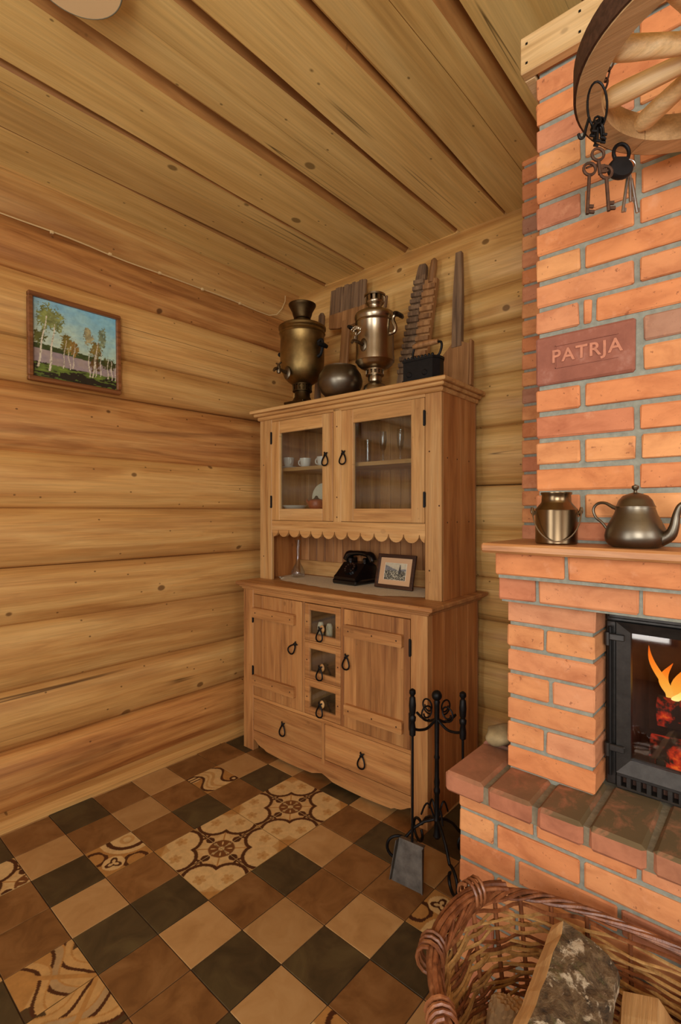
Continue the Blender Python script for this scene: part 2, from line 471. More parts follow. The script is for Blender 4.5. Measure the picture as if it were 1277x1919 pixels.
def tile_mat(name, c0, c1, c2):
    m, nt, bs = new_mat(name)
    n = noise(nt, coords(nt, (9, 9, 9)), 1.0, 5, 0.6, 0.8)
    c = ramp(nt, n, [(0.3, c0), (0.5, c1), (0.7, c2)])
    oi = N(nt, 'ShaderNodeObjectInfo')
    c = mix(nt, c, ramp(nt, oi.outputs['Random'], [(0.0, 0.88), (1.0, 1.1)]), 1.0, 'MULTIPLY')
    nt.links.new(c, bs.inputs['Base Color']); bs.inputs['Roughness'].default_value = 0.42
    bs.inputs['Specular IOR Level'].default_value = 0.35
    return m
M['tileB'] = tile_mat('brown_tile', lin(104, 68, 34), lin(126, 86, 46), lin(140, 100, 58))
M['tileL'] = tile_mat('beige_tile', lin(160, 120, 72), lin(172, 132, 82), lin(180, 142, 92))
M['tileD'] = tile_mat('dark_olive_tile', lin(56, 46, 28), lin(72, 58, 36), lin(86, 72, 44))
M['tileP'] = attr_mat('patterned_tile', 0.42, 0.35)
M['print'] = attr_mat('painted_picture', 0.45, 0.4)

def bark_mat(name):
    m, nt, bs = new_mat(name)
    n = noise(nt, coords(nt, (38, 26, 38)), 1.0, 6, 0.7, 0.5)
    c = ramp(nt, n, [(0.32, lin(44, 36, 26)), (0.48, lin(96, 78, 54)), (0.64, lin(136, 116, 86))])
    n2 = noise(nt, coords(nt, (24, 14, 24)), 1.0, 5, 0.7, 0.5)
    c = mix(nt, c, lin(206, 194, 168), ramp(nt, n2, [(0.54, 0.0), (0.60, 0.9)]))
    n3 = noise(nt, coords(nt, (30, 30, 30)), 1.0, 4, 0.65)
    c = mix(nt, c, lin(92, 92, 50), ramp(nt, n3, [(0.55, 0.0), (0.7, 0.7)]))
    nt.links.new(c, bs.inputs['Base Color']); bs.inputs['Roughness'].default_value = 0.9
    bump(nt, bs, n, 0.9, 0.01)
    return m
M['bark'] = bark_mat('rough_bark')
M['willow'] = wood('willow_tan', lin(138, 98, 54), lin(184, 142, 86), lin(206, 168, 110), 'Z', None, 8, 30, 0.45, 0.4, lin(100, 58, 28), tint=0.22)
M['willowred'] = wood('willow_red_brown', lin(80, 44, 25), lin(122, 72, 42), lin(150, 98, 62), 'Z', None, 8, 30, 0.35, 0.4, lin(70, 34, 18), tint=0.2)

def emit_mat(name, stops, strength):
    m = bpy.data.materials.new(name); m.use_nodes = True; nt = m.node_tree
    for n in list(nt.nodes): nt.nodes.remove(n)
    out = N(nt, 'ShaderNodeOutputMaterial'); em = N(nt, 'ShaderNodeEmission'); em.inputs[1].default_value = strength
    tc = N(nt, 'ShaderNodeTexCoord'); sp = N(nt, 'ShaderNodeSeparateXYZ'); nt.links.new(tc.outputs['Generated'], sp.inputs[0])
    c = ramp(nt, sp.outputs[2], stops); nt.links.new(c, em.inputs[0])
    nt.links.new(em.outputs[0], out.inputs[0])
    return m
M['flame'] = emit_mat('flame', [(0.0, (1.0, 0.55, 0.10)), (0.35, (1.0, 0.42, 0.05)), (0.75, (1.0, 0.22, 0.015)), (1.0, (0.8, 0.12, 0.01))], 1.15)
M['flamecore'] = emit_mat('flame_core', [(0.0, (1.0, 0.75, 0.3)), (0.6, (1.0, 0.62, 0.15)), (1.0, (1.0, 0.4, 0.05))], 1.6)
def ember_mat(name):
    m, nt, bs = new_mat(name)
    n = noise(nt, coords(nt, (12, 12, 12)), 1.0, 5, 0.65, 0.4)
    bs.inputs['Base Color'].default_value = (0.03, 0.012, 0.008, 1); bs.inputs['Roughness'].default_value = 0.9
    c = ramp(nt, n, [(0.52, (0, 0, 0)), (0.62, (0.5, 0.02, 0.003)), (0.74, (1, 0.2, 0.02))])
    nt.links.new(c, bs.inputs['Emission Color']); bs.inputs['Emission Strength'].default_value = 0.9
    return m
M['ember'] = ember_mat('glowing_log')
M['ash'] = plain('grey_ash', lin(176, 166, 152), 0.95, var=0.3, scale=60, bmp=0.6)
M['soot'] = plain('firebox_lining', lin(96, 66, 52), 0.9, var=0.3, scale=14)
M['plasterwall'] = wood('far_log_wall', lin(150, 100, 50), lin(196, 148, 86), lin(214, 172, 110), 'X', None, 0.9, 10, 0.5, 0.5, None, tint=0.0)
M['dark'] = plain('dark_gap', lin(48, 32, 18), 0.95)
M['windowframe'] = plain('window_frame_wood', lin(170, 120, 70), 0.5)

# ------------------------------------------------------------------ room shell
X0, X1, Y0, Y1, ZC = -2.86, 2.6, -1.75, 2.80, 3.12
def struct(name, mb, mat):
    o = mb.build(name, mat); o['kind'] = 'structure'; return o

# ---- floor: grout bed and tiles
TX, TY, T = -1.398, 1.079, 0.2
floor = struct('floor', MB().box(X0, X1, Y0, Y1, -0.06, -0.003), M['grout'])
G = 0.0016; TH = 0.006
def tile_plain(name, mat):
    mb = MB(); mb.box(-T / 2 + G, T / 2 - G, -T / 2 + G, T / 2 - G, -TH, 0, 0.0012)
    return mb.mesh(name, mat)
def tile_pattern(name, fn, n=64):
    s = T / 2 - G; vs = []; fs = []
    cols = []
    for j in range(n + 1):
        for i in range(n + 1):
            u, v = i / n, j / n
            vs.append((-s + 2 * s * u, -s + 2 * s * v, 0.0)); cols.append(fn(u, v))
    for j in range(n):
        for i in range(n):
            a = j * (n + 1) + i; fs.append((a, a + 1, a + n + 2, a + n + 1))
    me = bpy.data.meshes.new(name); 
    k = len(vs); vs += [(-s, -s, -TH), (s, -s, -TH), (s, s, -TH), (-s, s, -TH)]
    q = [0, n, (n + 1) * (n + 1) - 1, n * (n + 1)]
    for a in range(4):
        b = (a + 1) % 4; fs.append((k + a, k + b, q[b], q[a]))
    cols += [lin(120, 90, 50)] * 4
    me.from_pydata(vs, [], fs); me.materials.append(M['tileP'])
    at_ = me.attributes.new('Col', 'FLOAT_COLOR', 'POINT')
    at_.data.foreach_set('color', np.array([(*c, 1.0) for c in cols], dtype=np.float32).ravel())
    return me
C_CREAM, C_TAN, C_BROWN, C_OCH = lin(206, 172, 116), lin(172, 124, 66), lin(72, 38, 20), lin(188, 146, 88)
def medallion(u, v):
    r = math.hypot(u, v); th = math.atan2(v, u)
    a, b = (u, v) if u > v else (v, u)
    d = math.hypot(a - 0.80, b - 0.42)
    if d < 0.345:
        e = math.hypot(a - 0.83, b - 0.44); t2 = math.atan2(b - 0.44, a - 0.83)
        if e < 0.075 + 0.06 * abs(math.cos(2.5 * t2 + 0.8)): return C_OCH if e > 0.03 else C_TAN
        return C_CREAM
    if d < 0.425 and r < 1.18 and a - 0.80 + (b - 0.42) < 0.30: return C_BROWN
    if r > 0.95: return C_TAN if (u + v) > 1.72 else C_OCH
    if r < 0.27:
        if r < 0.05 or (0.10 < r < 0.22 and math.cos(8 * th) > 0.75) : return C_CREAM
        return lin(112, 68, 34)
    ax = min(u, v)           # distance from the joint that runs through the flower
    al = max(u, v)
    if 0.30 < al < 0.50 and ax < 0.035 + 0.05 * math.sin((al - 0.30) / 0.20 * math.pi): return C_BROWN
    if 0.50 < al < 0.66 and abs(ax - (al - 0.50) * 1.1) < 0.035: return C_BROWN
    if abs(math.hypot(al - 0.60, ax - 0.06) - 0.06) < 0.018: return C_BROWN
    if abs(u - v) < 0.018 + 0.03 * max(0, (0.5 - r)) and r < 0.62: return C_TAN
    if r < 0.36 + 0.12 * abs(math.cos(4 * th)): return C_CREAM
    return lin(198, 160, 104)
def scrolls(u, v):
    d = math.hypot(u - 0.1, v - 0.1)
    if d < 0.38: return C_OCH if abs(math.hypot(u - 0.18, v - 0.2) - 0.12) < 0.035 else C_CREAM
    if d < 0.48: return C_BROWN
    if d < 0.60: return C_CREAM
    if d < 0.66: return C_TAN
    e = math.hypot(u - 0.72, v - 0.72); t = math.atan2(v - 0.72, u - 0.72)
    if e < 0.2 and abs(e - 0.1 - 0.05 * math.cos(3 * t)) < 0.032: return C_BROWN
    if e < 0.22: return C_CREAM
    if abs(math.hypot(u - 0.95, v - 0.35) - 0.22) < 0.04 or abs(math.hypot(u - 0.35, v - 0.95) - 0.22) < 0.04: return C_BROWN
    return C_TAN
def waves(u, v):
    w = v - 0.5 - 0.16 * math.sin(u * 6.3)
    if abs(w) < 0.05: return C_OCH
    if abs(w - 0.16) < 0.11: return C_CREAM
    if abs(w + 0.16) < 0.11: return C_CREAM if abs(w + 0.16) > 0.03 else C_OCH
    if abs(abs(w) - 0.31) < 0.045: return C_BROWN
    e = math.hypot(u - 0.9, v - 0.9)
    if e < 0.12: return C_BROWN if e > 0.05 else C_CREAM
    if math.hypot(u - 0.12, v - 0.12) < 0.2: return C_BROWN if (u * 9) % 1 < 0.5 else C_CREAM
    return C_TAN
def leafy(u, v):
    d = math.hypot(u - 1.0, v - 0.0)
    w = abs(u - v)
    if w < 0.05 and u > 0.2: return C_TAN
    for k in range(3):
        e = v - 0.25 - 0.3 * k - 0.14 * math.sin(u * 5 + k * 1.4)
        if abs(e) < 0.03: return C_BROWN
        if 0.03 < e < 0.15: return C_OCH if k != 1 else lin(168, 136, 92)
        if 0.15 < e < 0.18: return C_TAN
    if d < 0.25 or math.hypot(u, v - 1) < 0.25: return lin(74, 56, 34)
    return C_TAN if u + v < 0.8 else C_OCH
TM = {'B': tile_plain('tile', M['tileB']), 'L': tile_plain('tile', M['tileL']), 'D': tile_plain('tile', M['tileD']),
      'P': tile_pattern('tile', medallion), 'S': tile_pattern('tile', scrolls), 'W': tile_pattern('tile', waves), 'V': tile_pattern('tile', leafy)}
# (row, column): kind + quarter turns; rows run towards the back wall, columns towards the right
LAY = {(-1, 0): 'D', (-1, 1): 'L', (0, 0): 'L', (0, 1): 'D', (0, -1): 'B', (1, -1): 'D', (1, 0): 'B', (2, -1): 'L', (2, 0): 'B', (1, 1): 'L',
       (2, 1): 'B', (3, 0): 'D', (3, -1): 'B', (0, 2): 'B', (1, 2): 'D', (2, 2): 'S1', (3, 1): 'L', (3, 2): 'B', (4, 0): 'B', (4, -1): 'L', (4, -2): 'D', (4, -3): 'B',
       (4, 1): 'D', (-1, -1): 'L', (-1, -2): 'D', (0, -4): 'B', (1, -4): 'D', (2, -4): 'B', (3, -4): 'D', (2, -5): 'W0', (1, -5): 'B', (0, -5): 'L',
       (-1, -5): 'B', (-1, -6): 'D', (0, -6): 'B', (1, -6): 'L', (2, -6): 'B', (3, -6): 'B', (3, -5): 'L', (4, -6): 'D', (4, -5): 'B', (4, -4): 'L', (-2, -6): 'B',
       (-3, -6): 'D', (-2, -5): 'L', (-1, -4): 'S3', (-2, -4): 'D', (-3, -5): 'P2', (-3, -4): 'B', (-1, -3): 'B', (-2, -3): 'L', (-2, -2): 'D', (-3, -3): 'B',
       (-2, -1): 'B', (-2, 0): 'B', (-3, -2): 'V0', (-3, -1): 'V1', (-2, 1): 'D', (-2, 2): 'V2', (-3, 0): 'B', (-1, 2): 'S0', (-1, 3): 'L', (0, 3): 'L', (1, 3): 'B', (2, 3): 'D', (-4, -3): 'V3', (-4, -2): 'D',
       (0, -3): 'P2', (0, -2): 'P3', (1, -3): 'P1', (1, -2): 'P0', (2, -3): 'P2', (2, -2): 'P3', (3, -3): 'P1', (3, -2): 'P0'}
trng = random.Random(3)
for a in range(-8, 8):
    for b in range(-7, 13):
        x, y = TX + (b + 0.5) * T, TY + (a + 0.5) * T
        if x < -2.78 or y > 2.62 or x > 1.2: continue
        if -0.6 < x < 0.6 and y > 1.5: continue
        k = LAY.get((a, b)) or trng.choice('BBLLDDBLS')
        q = int(k[1]) if len(k) > 1 else trng.randrange(4)
        kind = k[0]
        link('tile', TM[kind], floor, (x, y, 0.0), (0, 0, q * math.pi / 2))

# ---- log walls
def log_wall(parent, seams, axis, face, a0, a1, sign, mats, bulge, over=0.02, rj=None, endfn=None):
    """round logs stacked between seam heights; axis: direction the logs run; face: plane of the crests"""
    for i, (z0, z1) in enumerate(zip(seams[:-1], seams[1:])):
        r = random.Random(i * 13 + (1 if axis == 'Y' else 77))
        nl, na = 44, 12
        h = (z1 - z0); vs = []; fs = []
        b = bulge[i] if isinstance(bulge, (list, tuple)) else bulge
        b = min(b, h * 0.42)
        ph = [r.uniform(0, 6.28) for _ in range(6)]
        e0, e1 = (a0, a1) if endfn is None else endfn(i, a0, a1)
        for j in range(nl + 1):
            t = j / nl; al = e0 + (e1 - e0) * t
            w0 = 0.010 * math.sin(al * 1.3 + ph[0]) + 0.005 * math.sin(al * 4.1 + ph[1])
            sag = 0.006 * math.sin(al * 0.9 + ph[2])
            for k in range(na + 1):
                th = math.pi * (k / na)
                c = -math.cos(th)
                s = max(0.0, math.sin(th)) ** 0.75
                z = z0 + h / 2 + c * (h / 2 + 0.004) + sag
                dd = b * s + (w0 + 0.0035 * math.sin(al * 9 + k * 1.7 + ph[3]) + 0.002 * math.sin(al * 23 + k * 2.9 + ph[4])) * s
                d = face - sign * (b - dd)
                vs.append((d, al, z) if axis == 'Y' else (al, d, z))
            for z in (z1 + 0.0, z0 - 0.0):
                d = face - sign * (b + 0.10)
                vs.append((d, al, z) if axis == 'Y' else (al, d, z))
        m = na + 3
        for j in range(nl):
            for k in range(m):
                l = (k + 1) % m
                fs.append((j * m + k, j * m + l, (j + 1) * m + l, (j + 1) * m + k))
        fs.append(tuple(range(m))); fs.append(tuple(nl * m + k for k in range(m - 1, -1, -1)))
        mb = MB(); mb.add(vs, fs)
        mt = mats[i] if isinstance(mats, (list, tuple)) else mats
        mb.build('log', mt, parent, smooth=True, angle=50)

wall_left = struct('wall_left', MB().box(X0 - 0.1, -2.76, Y0, Y1, -0.06, ZC), M['dark'])
SL = [-0.06, 0.05, 0.325, 0.595, 0.906, 1.17, 1.445, 1.712, 2.05, 2.25, 2.565, 2.79, 3.04]
L, RD = M['log'], M['log_red']
log_wall(wall_left, SL, 'Y', -2.655, Y0 + 0.1, 2.70, 1, [L, RD, L, L, L, L, L, RD, L, L, RD, L],
         [0.04, 0.075, 0.07, 0.08, 0.07, 0.07, 0.07, 0.08, 0.05, 0.08, 0.055, 0.06])
base_strip = MB()
poly = [(-2.76, -0.003), (-2.607, -0.003), (-2.608, 0.02), (-2.63, 0.045), (-2.70, 0.06), (-2.76, 0.06)]
base_strip.prism(poly, 'Y', Y0 + 0.1, 2.66)
o = base_strip.build('baseboard_left', M['log'], None, smooth=True, angle=25); o['kind'] = 'structure'

wall_back = struct('wall_back', MB().box(X0, X1, 2.64, Y1 + 0.1, -0.06, ZC), M['dark'])
SB = [-0.06, 0.09, 0.36, 0.62, 0.84, 1.07, 1.335, 1.575, 1.885, 2.165, 2.45, 2.64, 3.03]
def back_end(i, a0, a1):
    return a0, -0.80 + 0.02 * math.sin(i * 2.3)
log_wall(wall_back, SB, 'X', 2.545, -2.80, -0.8, -1, M['log_back'], [0.05, 0.075, 0.07, 0.07, 0.07, 0.07, 0.07, 0.08, 0.075, 0.08, 0.05, 0.10], endfn=back_end)

# ---- ceiling of hewn logs
ceiling = struct('ceiling', MB().box(X0, X1, Y0, Y1, ZC, ZC + 0.08), M['dark'])
CS = [-2.80, -2.40, -2.057, -1.70, -1.372, -1.10, -0.76, -0.44, -0.10, 0.22, 0.56, 0.88, 1.22, 1.55, 1.9, 2.22, 2.55]
for i, (xa, xb) in enumerate(zip(CS[:-1], CS[1:])):
    r = random.Random(50 + i); w = xb - xa
    drop = r.uniform(-0.012, 0.012); zf = 3.005 + drop
    wn = {0: 0.03, 1: 0.05, 2: 0.13, 3: 0.11, 4: 0.06, 5: 0.16}.get(i, 0.09)      # waney right edge of the log
    zf += (0.0, 0.010, -0.006, 0.004, -0.012, 0.012)[i % 6]
    prof = [(0.002, 0.09), (0.004, 0.010), (0.022, 0.001), (0.3, 0.0), (0.5, 0.0), (1 - wn, 0.001), (1 - wn * 0.75, 0.010), (1 - wn * 0.45, 0.026), (1 - wn * 0.15, 0.050), (0.997, 0.085)]
    groove = {3: 0.45, 1: 0.62, 5: 0.55}.get(i)
    if groove: prof = prof[:4] + [(groove - 0.006, 0.0), (groove, 0.007), (groove + 0.006, 0.0)] + prof[5:]
    nl = 36; vs = []; fs = []; ph = [r.uniform(0, 6.28) for _ in range(5)]
    ye = 2.60 if i != 0 else 2.66
    for j in range(nl + 1):
        y = Y0 + (ye - Y0) * j / nl
        wob = 0.010 * math.sin(y * 1.7 + ph[0]) + 0.005 * math.sin(y * 4.3 + ph[1])
        wo2 = 0.008 * math.sin(y * 1.4 + ph[2]) + 0.004 * math.sin(y * 5.1 + ph[3])
        for k, (t, dz) in enumerate(prof):
            e = wob if t < 0.45 else wo2
            if t < 0.01 or t > 0.99: e = 0
            vs.append((xa + w * t + e * (0.6 if 0.02 < t < 0.98 else 0.2), y, zf + dz + (0.003 * math.sin(y * 2.1 + ph[4]))))
        vs.append((xb - 0.003, y, ZC - 0.001)); vs.append((xa + 0.003, y, ZC - 0.001))
    m = len(prof) + 2; mi = []
    for j in range(nl):
        for k in range(m):
            l = (k + 1) % m
            fs.append((j * m + k, j * m + l, (j + 1) * m + l, (j + 1) * m + k))
            mi.append(1 if len(prof) - 5 <= k <= len(prof) - 2 else 0)
    fs.append(tuple(range(m))); fs.append(tuple(nl * m + k for k in range(m - 1, -1, -1))); mi += [0, 0]
    mb = MB().add(vs, fs); mb.m = mi
    mb.build('ceiling_log', [M['ceil'], M['wane']], ceiling, smooth=True, angle=24)
# half-round blocks plugging the gaps between ceiling logs above the back wall
trim = struct('trim_1', MB().box(-2.75, -0.9, 2.585, 2.66, 2.985, 3.11), M['log_back'])

# ---- the unseen half of the room: rear and right walls with window openings
def wall_with_holes(name, axis, c, thick, a0, a1, z0, z1, holes):
    mb = MB(); cur = a0
    def add(p, q, za, zb):
        if q - p < 1e-4 or zb - za < 1e-4: return
        if axis == 'X': mb.box(p, q, c, c + thick, za, zb)
        else: mb.box(c, c + thick, p, q, za, zb)
    for (h0, h1, hz0, hz1) in sorted(holes):
        add(cur, h0, z0, z1); add(h0, h1, z0, hz0); add(h0, h1, hz1, z1); cur = h1
    add(cur, a1, z0, z1)
    return struct(name, mb, M['plasterwall'])
wall_with_holes('wall_rear', 'X', Y0 - 0.12, 0.12, X0, X1, -0.06, ZC, [(-1.65, -0.65, 0.30, 2.50), (0.25, 1.85, 1.15, 2.55)])
wall_with_holes('wall_right', 'Y', X1, 0.12, Y0, Y1, -0.06, ZC, [(-0.75, 0.75, 1.15, 2.55)])
for i, (xa, xb, za, zb) in enumerate(((-1.65, -0.65, 0.30, 2.50), (0.25, 1.85, 1.15, 2.55))):
    mb = MB()
    for (p, q, s, t) in ((xa, xb, za, za + 0.06), (xa, xb, zb - 0.06, zb), (xa, xa + 0.06, za, zb), (xb - 0.06, xb, za, zb), ((xa + xb) / 2 - 0.03, (xa + xb) / 2 + 0.03, za, zb)):
        mb.box(p, q, Y0 - 0.1, Y0 - 0.04, s, t, 0.004)
    struct('window_%d' % (i + 1), mb, M['windowframe'])
mb = MB()
for (p, q, s, t) in ((-0.75, 0.75, 1.15, 1.21), (-0.75, 0.75, 2.49, 2.55), (-0.75, -0.69, 1.15, 2.55), (0.69, 0.75, 1.15, 2.55), (-0.03, 0.03, 1.15, 2.55)):
    mb.box(X1 + 0.04, X1 + 0.1, p, q, s, t, 0.004)
struct('window_3', mb, M['windowframe'])
# ------------------------------------------------------------------ fireplace
fireplace = empty('fireplace', (0, 1.37, 0), 0, 'orange brick fireplace with raised hearth and tall chimney breast', 'fireplace')
FP = Vector((0, -1.37, 0))
_bm = {}
brng = random.Random(11)
def brick_mesh(sx, sy, sz, mat, bev=0.004):
    key = (round(sx, 3), round(sy, 3), round(sz, 3), mat.name)
    if key not in _bm:
        r = random.Random(hash(key[:3]) & 0xffff)
        vs, fs = cbox_data(sx, sy, sz, bev)
        vs = [(x + r.uniform(-.0016, .0016), y + r.uniform(-.0012, .0012), z + r.uniform(-.0016, .0016)) for x, y, z in vs]
        _bm[key] = MB().add(vs, fs).mesh('brick', mat)
    return _bm[key]
def brick(parent, x0, x1, y0, y1, z0, z1, mat=None, jit=0.0015, bev=0.004):
    mat = mat or M['brick']
    me = brick_mesh(x1 - x0, y1 - y0, z1 - z0, mat, bev)
    loc = Vector(((x0 + x1) / 2, (y0 + y1) / 2 + brng.uniform(-jit, jit), (z0 + z1) / 2)) + FP
    return link('brick', me, parent, loc, (brng.uniform(-.004, .004), brng.uniform(-.004, .004), brng.uniform(-.005, .005)))
def fmesh(name, mb, mat, parent=None, smooth=False):
    mb.v = [(x, y - 1.37, z) for x, y, z in mb.v]
    return mb.build(name, mat, parent if parent is not None else fireplace, smooth)
GAP = 0.011
def course(parent, xs, yf, depth, z0, z1, gap=GAP):
    """bricks between joint positions xs, front face at yf"""
    for a, b in zip(xs[:-1], xs[1:]):
        if b - a < 0.02: continue
        brick(parent, a + gap / 2, b - gap / 2, yf, yf + depth, z0 + gap / 2, z1 - gap / 2)

# hearth
HX = 0.734; HY = 1.366
hearth = fmesh('hearth', MB().box(-HX + 0.007, HX - 0.007, HY + 0.007, 2.30, -0.003, 0.602), M['mortar'])
zs = [-0.003, 0.029, 0.104, 0.179, 0.254, 0.329, 0.404, 0.479, 0.554, 0.605]
for k in range(len(zs) - 1):
    kk = len(zs) - 2 - k            # 0 = topmost course
    xs = {0: [-HX, -0.505, -0.26, -0.01, 0.24, 0.49, HX], 1: [-HX, -0.617, -0.385, -0.14, 0.11, 0.36, 0.61, HX],
          2: [-HX, -0.555, -0.30, -0.05, 0.20, 0.45, HX], 3: [-HX, -0.617, -0.37, -0.12, 0.13, 0.38, 0.617, HX]}[kk if kk < 3 else 2 + kk % 2]
    course(hearth, xs, HY, 0.115, zs[k], zs[k + 1])
    ys = [1.485, 1.73, 1.98, 2.28] if kk % 2 else [1.485, 1.60, 1.85, 2.10, 2.28]
    for a, b in zip(ys[:-1], ys[1:]):
        brick(hearth, -HX, -HX + 0.11, a + GAP / 2, b - GAP / 2, zs[k] + GAP / 2, zs[k + 1] - GAP / 2)
# hearth slab: headers laid flat, rounded noses
hj = [-0.766, -0.633, -0.494, -0.368, -0.232, -0.105, 0.02, 0.15, 0.28, 0.41, 0.535, 0.65, 0.766]
slab = fmesh('hearth_slab', MB().box(-0.755, 0.755, 1.343, 2.25, 0.607, 0.655), plain('sooty_mortar', lin(124, 114, 92), 0.95, var=0.3, scale=40, bmp=0.5))
for a, b in zip(hj[:-1], hj[1:]):
    brick(slab, a + 0.007, b - 0.007, 1.333, 1.583, 0.604, 0.664, M['hearthtop'], 0.003, 0.009)
for y0, y1 in ((1.59, 1.71), (1.72, 1.84), (1.85, 1.97), (1.98, 2.10), (2.11, 2.23)):
    brick(slab, -0.762, -0.52, y0, y1, 0.604, 0.664, M['hearthtop'], 0.002, 0.009)

# pillars
PZ = [0.663 + 0.0729 * k for k in range(8)]
for sgn in (-1, 1):
    xa, xb = (-0.628, -0.384) if sgn < 0 else (0.384, 0.628)
    jamb = fmesh('jamb', MB().box(xa + 0.007, xb - 0.007, 1.487, 2.25, 0.655, 1.18), M['mortar'])
    for k in range(7):
        z0, z1 = PZ[k], PZ[k + 1]
        xm = (xa + xb) / 2 + (-0.012 if k % 4 == 1 else 0.004)
        xs = [xa - GAP / 2, xb + GAP / 2] if k % 2 == 0 else [xa - GAP / 2, xm, xb + GAP / 2]
        course(jamb, xs, 1.48, 0.118, z0, z1, 0.0105)
        for y0 in (1.61, 1.86):
            brick(jamb, xa, xb, y0, y0 + 0.238, z0 + 0.005, z1 - 0.005)
# corbelled courses over the opening
lintel = fmesh('lintel', MB().box(-0.618, 0.618, 1.418, 2.25, 1.176, 1.257).box(-0.606, 0.606, 1.368, 2.25, 1.25, 1.322), M['mortar'])
course(lintel, [-0.63, -0.515, -0.262, -0.012, 0.24, 0.49, 0.63], 1.41, 0.2, 1.178, 1.254)
course(lintel, [-0.62, -0.422, -0.165, 0.09, 0.345, 0.62], 1.36, 0.24, 1.254, 1.328)
mantel_shelf = fmesh('mantel_shelf', MB().box(-0.632, 0.632, 1.305, 1.60, 1.324, 1.350, 0.006), M['shelf'])
tag(mantel_shelf, 'oak mantel board with a rounded nose')

# chimney breast
CXL, CYF = 0.54, 1.475
chimney = fmesh('chimney', MB().box(-CXL + 0.007, CXL - 0.007, CYF + 0.008, 2.30, 1.35, 2.79).box(-0.25, 0.45, 1.80, 2.30, 2.79, 3.10), M['mortar'])
P = 0.0755; zb = 1.339
crng = random.Random(5)
for k in range(23):
    z0 = zb + P * k; z1 = z0 + P
    if k == 0: z0 = 1.352
    if z0 > 2.73: break
    z1 = min(z1, 2.79)
    stretch = (k % 2 == 0) if k < 6 else (k % 2 == 1)
    gp = 0.0135
    if k in (6, 7):
        xs = [-0.276, -0.165 if k == 7 else -0.14, 0.09 + 0.02 * k - 0.12, 0.33, CXL]
        if k == 6: xs = [-0.276, -0.03, 0.22, 0.42, CXL]
        else: xs = [-0.276, -0.155, 0.10, 0.35, CXL]
    elif k == 8:
        xs = [-CXL, -0.425]
    else:
        xs = [-CXL, -CXL + (0.256 if stretch else 0.125)]
        while xs[-1] < CXL - 0.28:
            xs.append(xs[-1] + (0.258 if crng.random() < 0.85 else 0.135))
        xs += [CXL] if CXL - xs[-1] < 0.27 else [xs[-1] + 0.13, CXL]
    xs = [xs[0] - gp / 2 if xs[0] < -0.5 else xs[0]] + xs[1:-1] + [xs[-1] + gp / 2]
    course(chimney, xs, CYF, 0.118, z0, z1, gp)
    if k == 8:
        brick(chimney, -0.413, -0.392, CYF + 0.002, CYF + 0.12, z0 + 0.008, z1 - 0.004)
        course(chimney, [-0.386, -0.13, 0.12, 0.37, CXL + gp / 2], CYF, 0.118, z0, z1, gp)
    ys = [CYF + 0.13, CYF + 0.38, CYF + 0.63, 2.29] if stretch else [CYF + 0.26, CYF + 0.51, CYF + 0.76, 2.29]
    if k >= 1:
        for a, b in zip(ys[:-1], ys[1:]):
            if b - a > 0.03: brick(chimney, -CXL, -CXL + 0.11, a + 0.006, b - 0.006, z0 + 0.006, z1 - 0.006)
# the stamped dark red brick, laid on its broad side over two courses
sb = brick(chimney, -CXL, -0.287, CYF - 0.003, CYF + 0.11, 1.7985, 1.9365, M['stamped'], 0.0, 0.005)
tag(sb, 'dark red brick stamped PATRJA, spanning two courses')
def text_mesh(body, size, depth):
    cu = bpy.data.curves.new('stamp_letters', 'FONT'); cu.body = body; cu.size = size; cu.extrude = depth
    cu.align_x = 'CENTER'; cu.align_y = 'CENTER'; cu.space_character = 1.12; cu.offset = 0.0009
    ob = bpy.data.objects.new('tmp_text', cu); col.objects.link(ob)
    dg = bpy.context.evaluated_depsgraph_get()
    me = bpy.data.meshes.new_from_object(ob.evaluated_get(dg))
    bpy.data.objects.remove(ob); return me
me = text_mesh('PATRJA', 0.050, 0.0022)
me.materials.clear(); me.materials.append(plain('worn_letter', lin(192, 128, 100), 0.85, var=0.15, scale=60))
st = link('stamp_letters', me, chimney, Vector((-0.405, CYF - 0.0035, 1.872)) + FP, (R(90), 0, 0))
mb = MB()
for (a, b, c, d) in ((-0.485, -0.325, 1.840, 1.842), (-0.485, -0.325, 1.902, 1.904), (-0.485, -0.483, 1.840, 1.904)):
    mb.box(a, b, CYF - 0.005, CYF, c, d)
fmesh('stamp_border', mb, M['stamped'], chimney)
# pale board boxed round the chimney below the ceiling
cap = fmesh('trim_board', MB().box(-0.572, 0.572, 1.437, 1.468, 2.695, 2.80, 0.003), M['board'])
fmesh('trim_board', MB().box(-0.572, -0.541, 1.469, 2.2, 2.695, 2.80, 0.003), M['board'])
for x in (-0.553, -0.41, -0.2):
    for z in (2.72, 2.775): fmesh('nail', MB().box(x - .003, x + .003, 1.4355, 1.44, z - .003, z + .003), M['iron'], cap)

# brick firewall behind the chimney, flush with the log wall
firewall = fmesh('firewall', MB().box(-0.88, 0.86, 2.258, 2.63, -0.003, 3.08), M['mortar'])
for k in range(40):
    z0 = 0.0 + 0.0765 * k; z1 = min(z0 + 0.0765, 3.08)
    if k % 2: xs = [-0.893, -0.765, -0.52]
    else: xs = [-0.893, -0.64, -0.52]
    course(firewall, xs, 2.25, 0.12, z0, z1, 0.012)
    brick(firewall, -0.8865, -0.77, 2.382, 2.60, z0 + 0.006, z1 - 0.006)

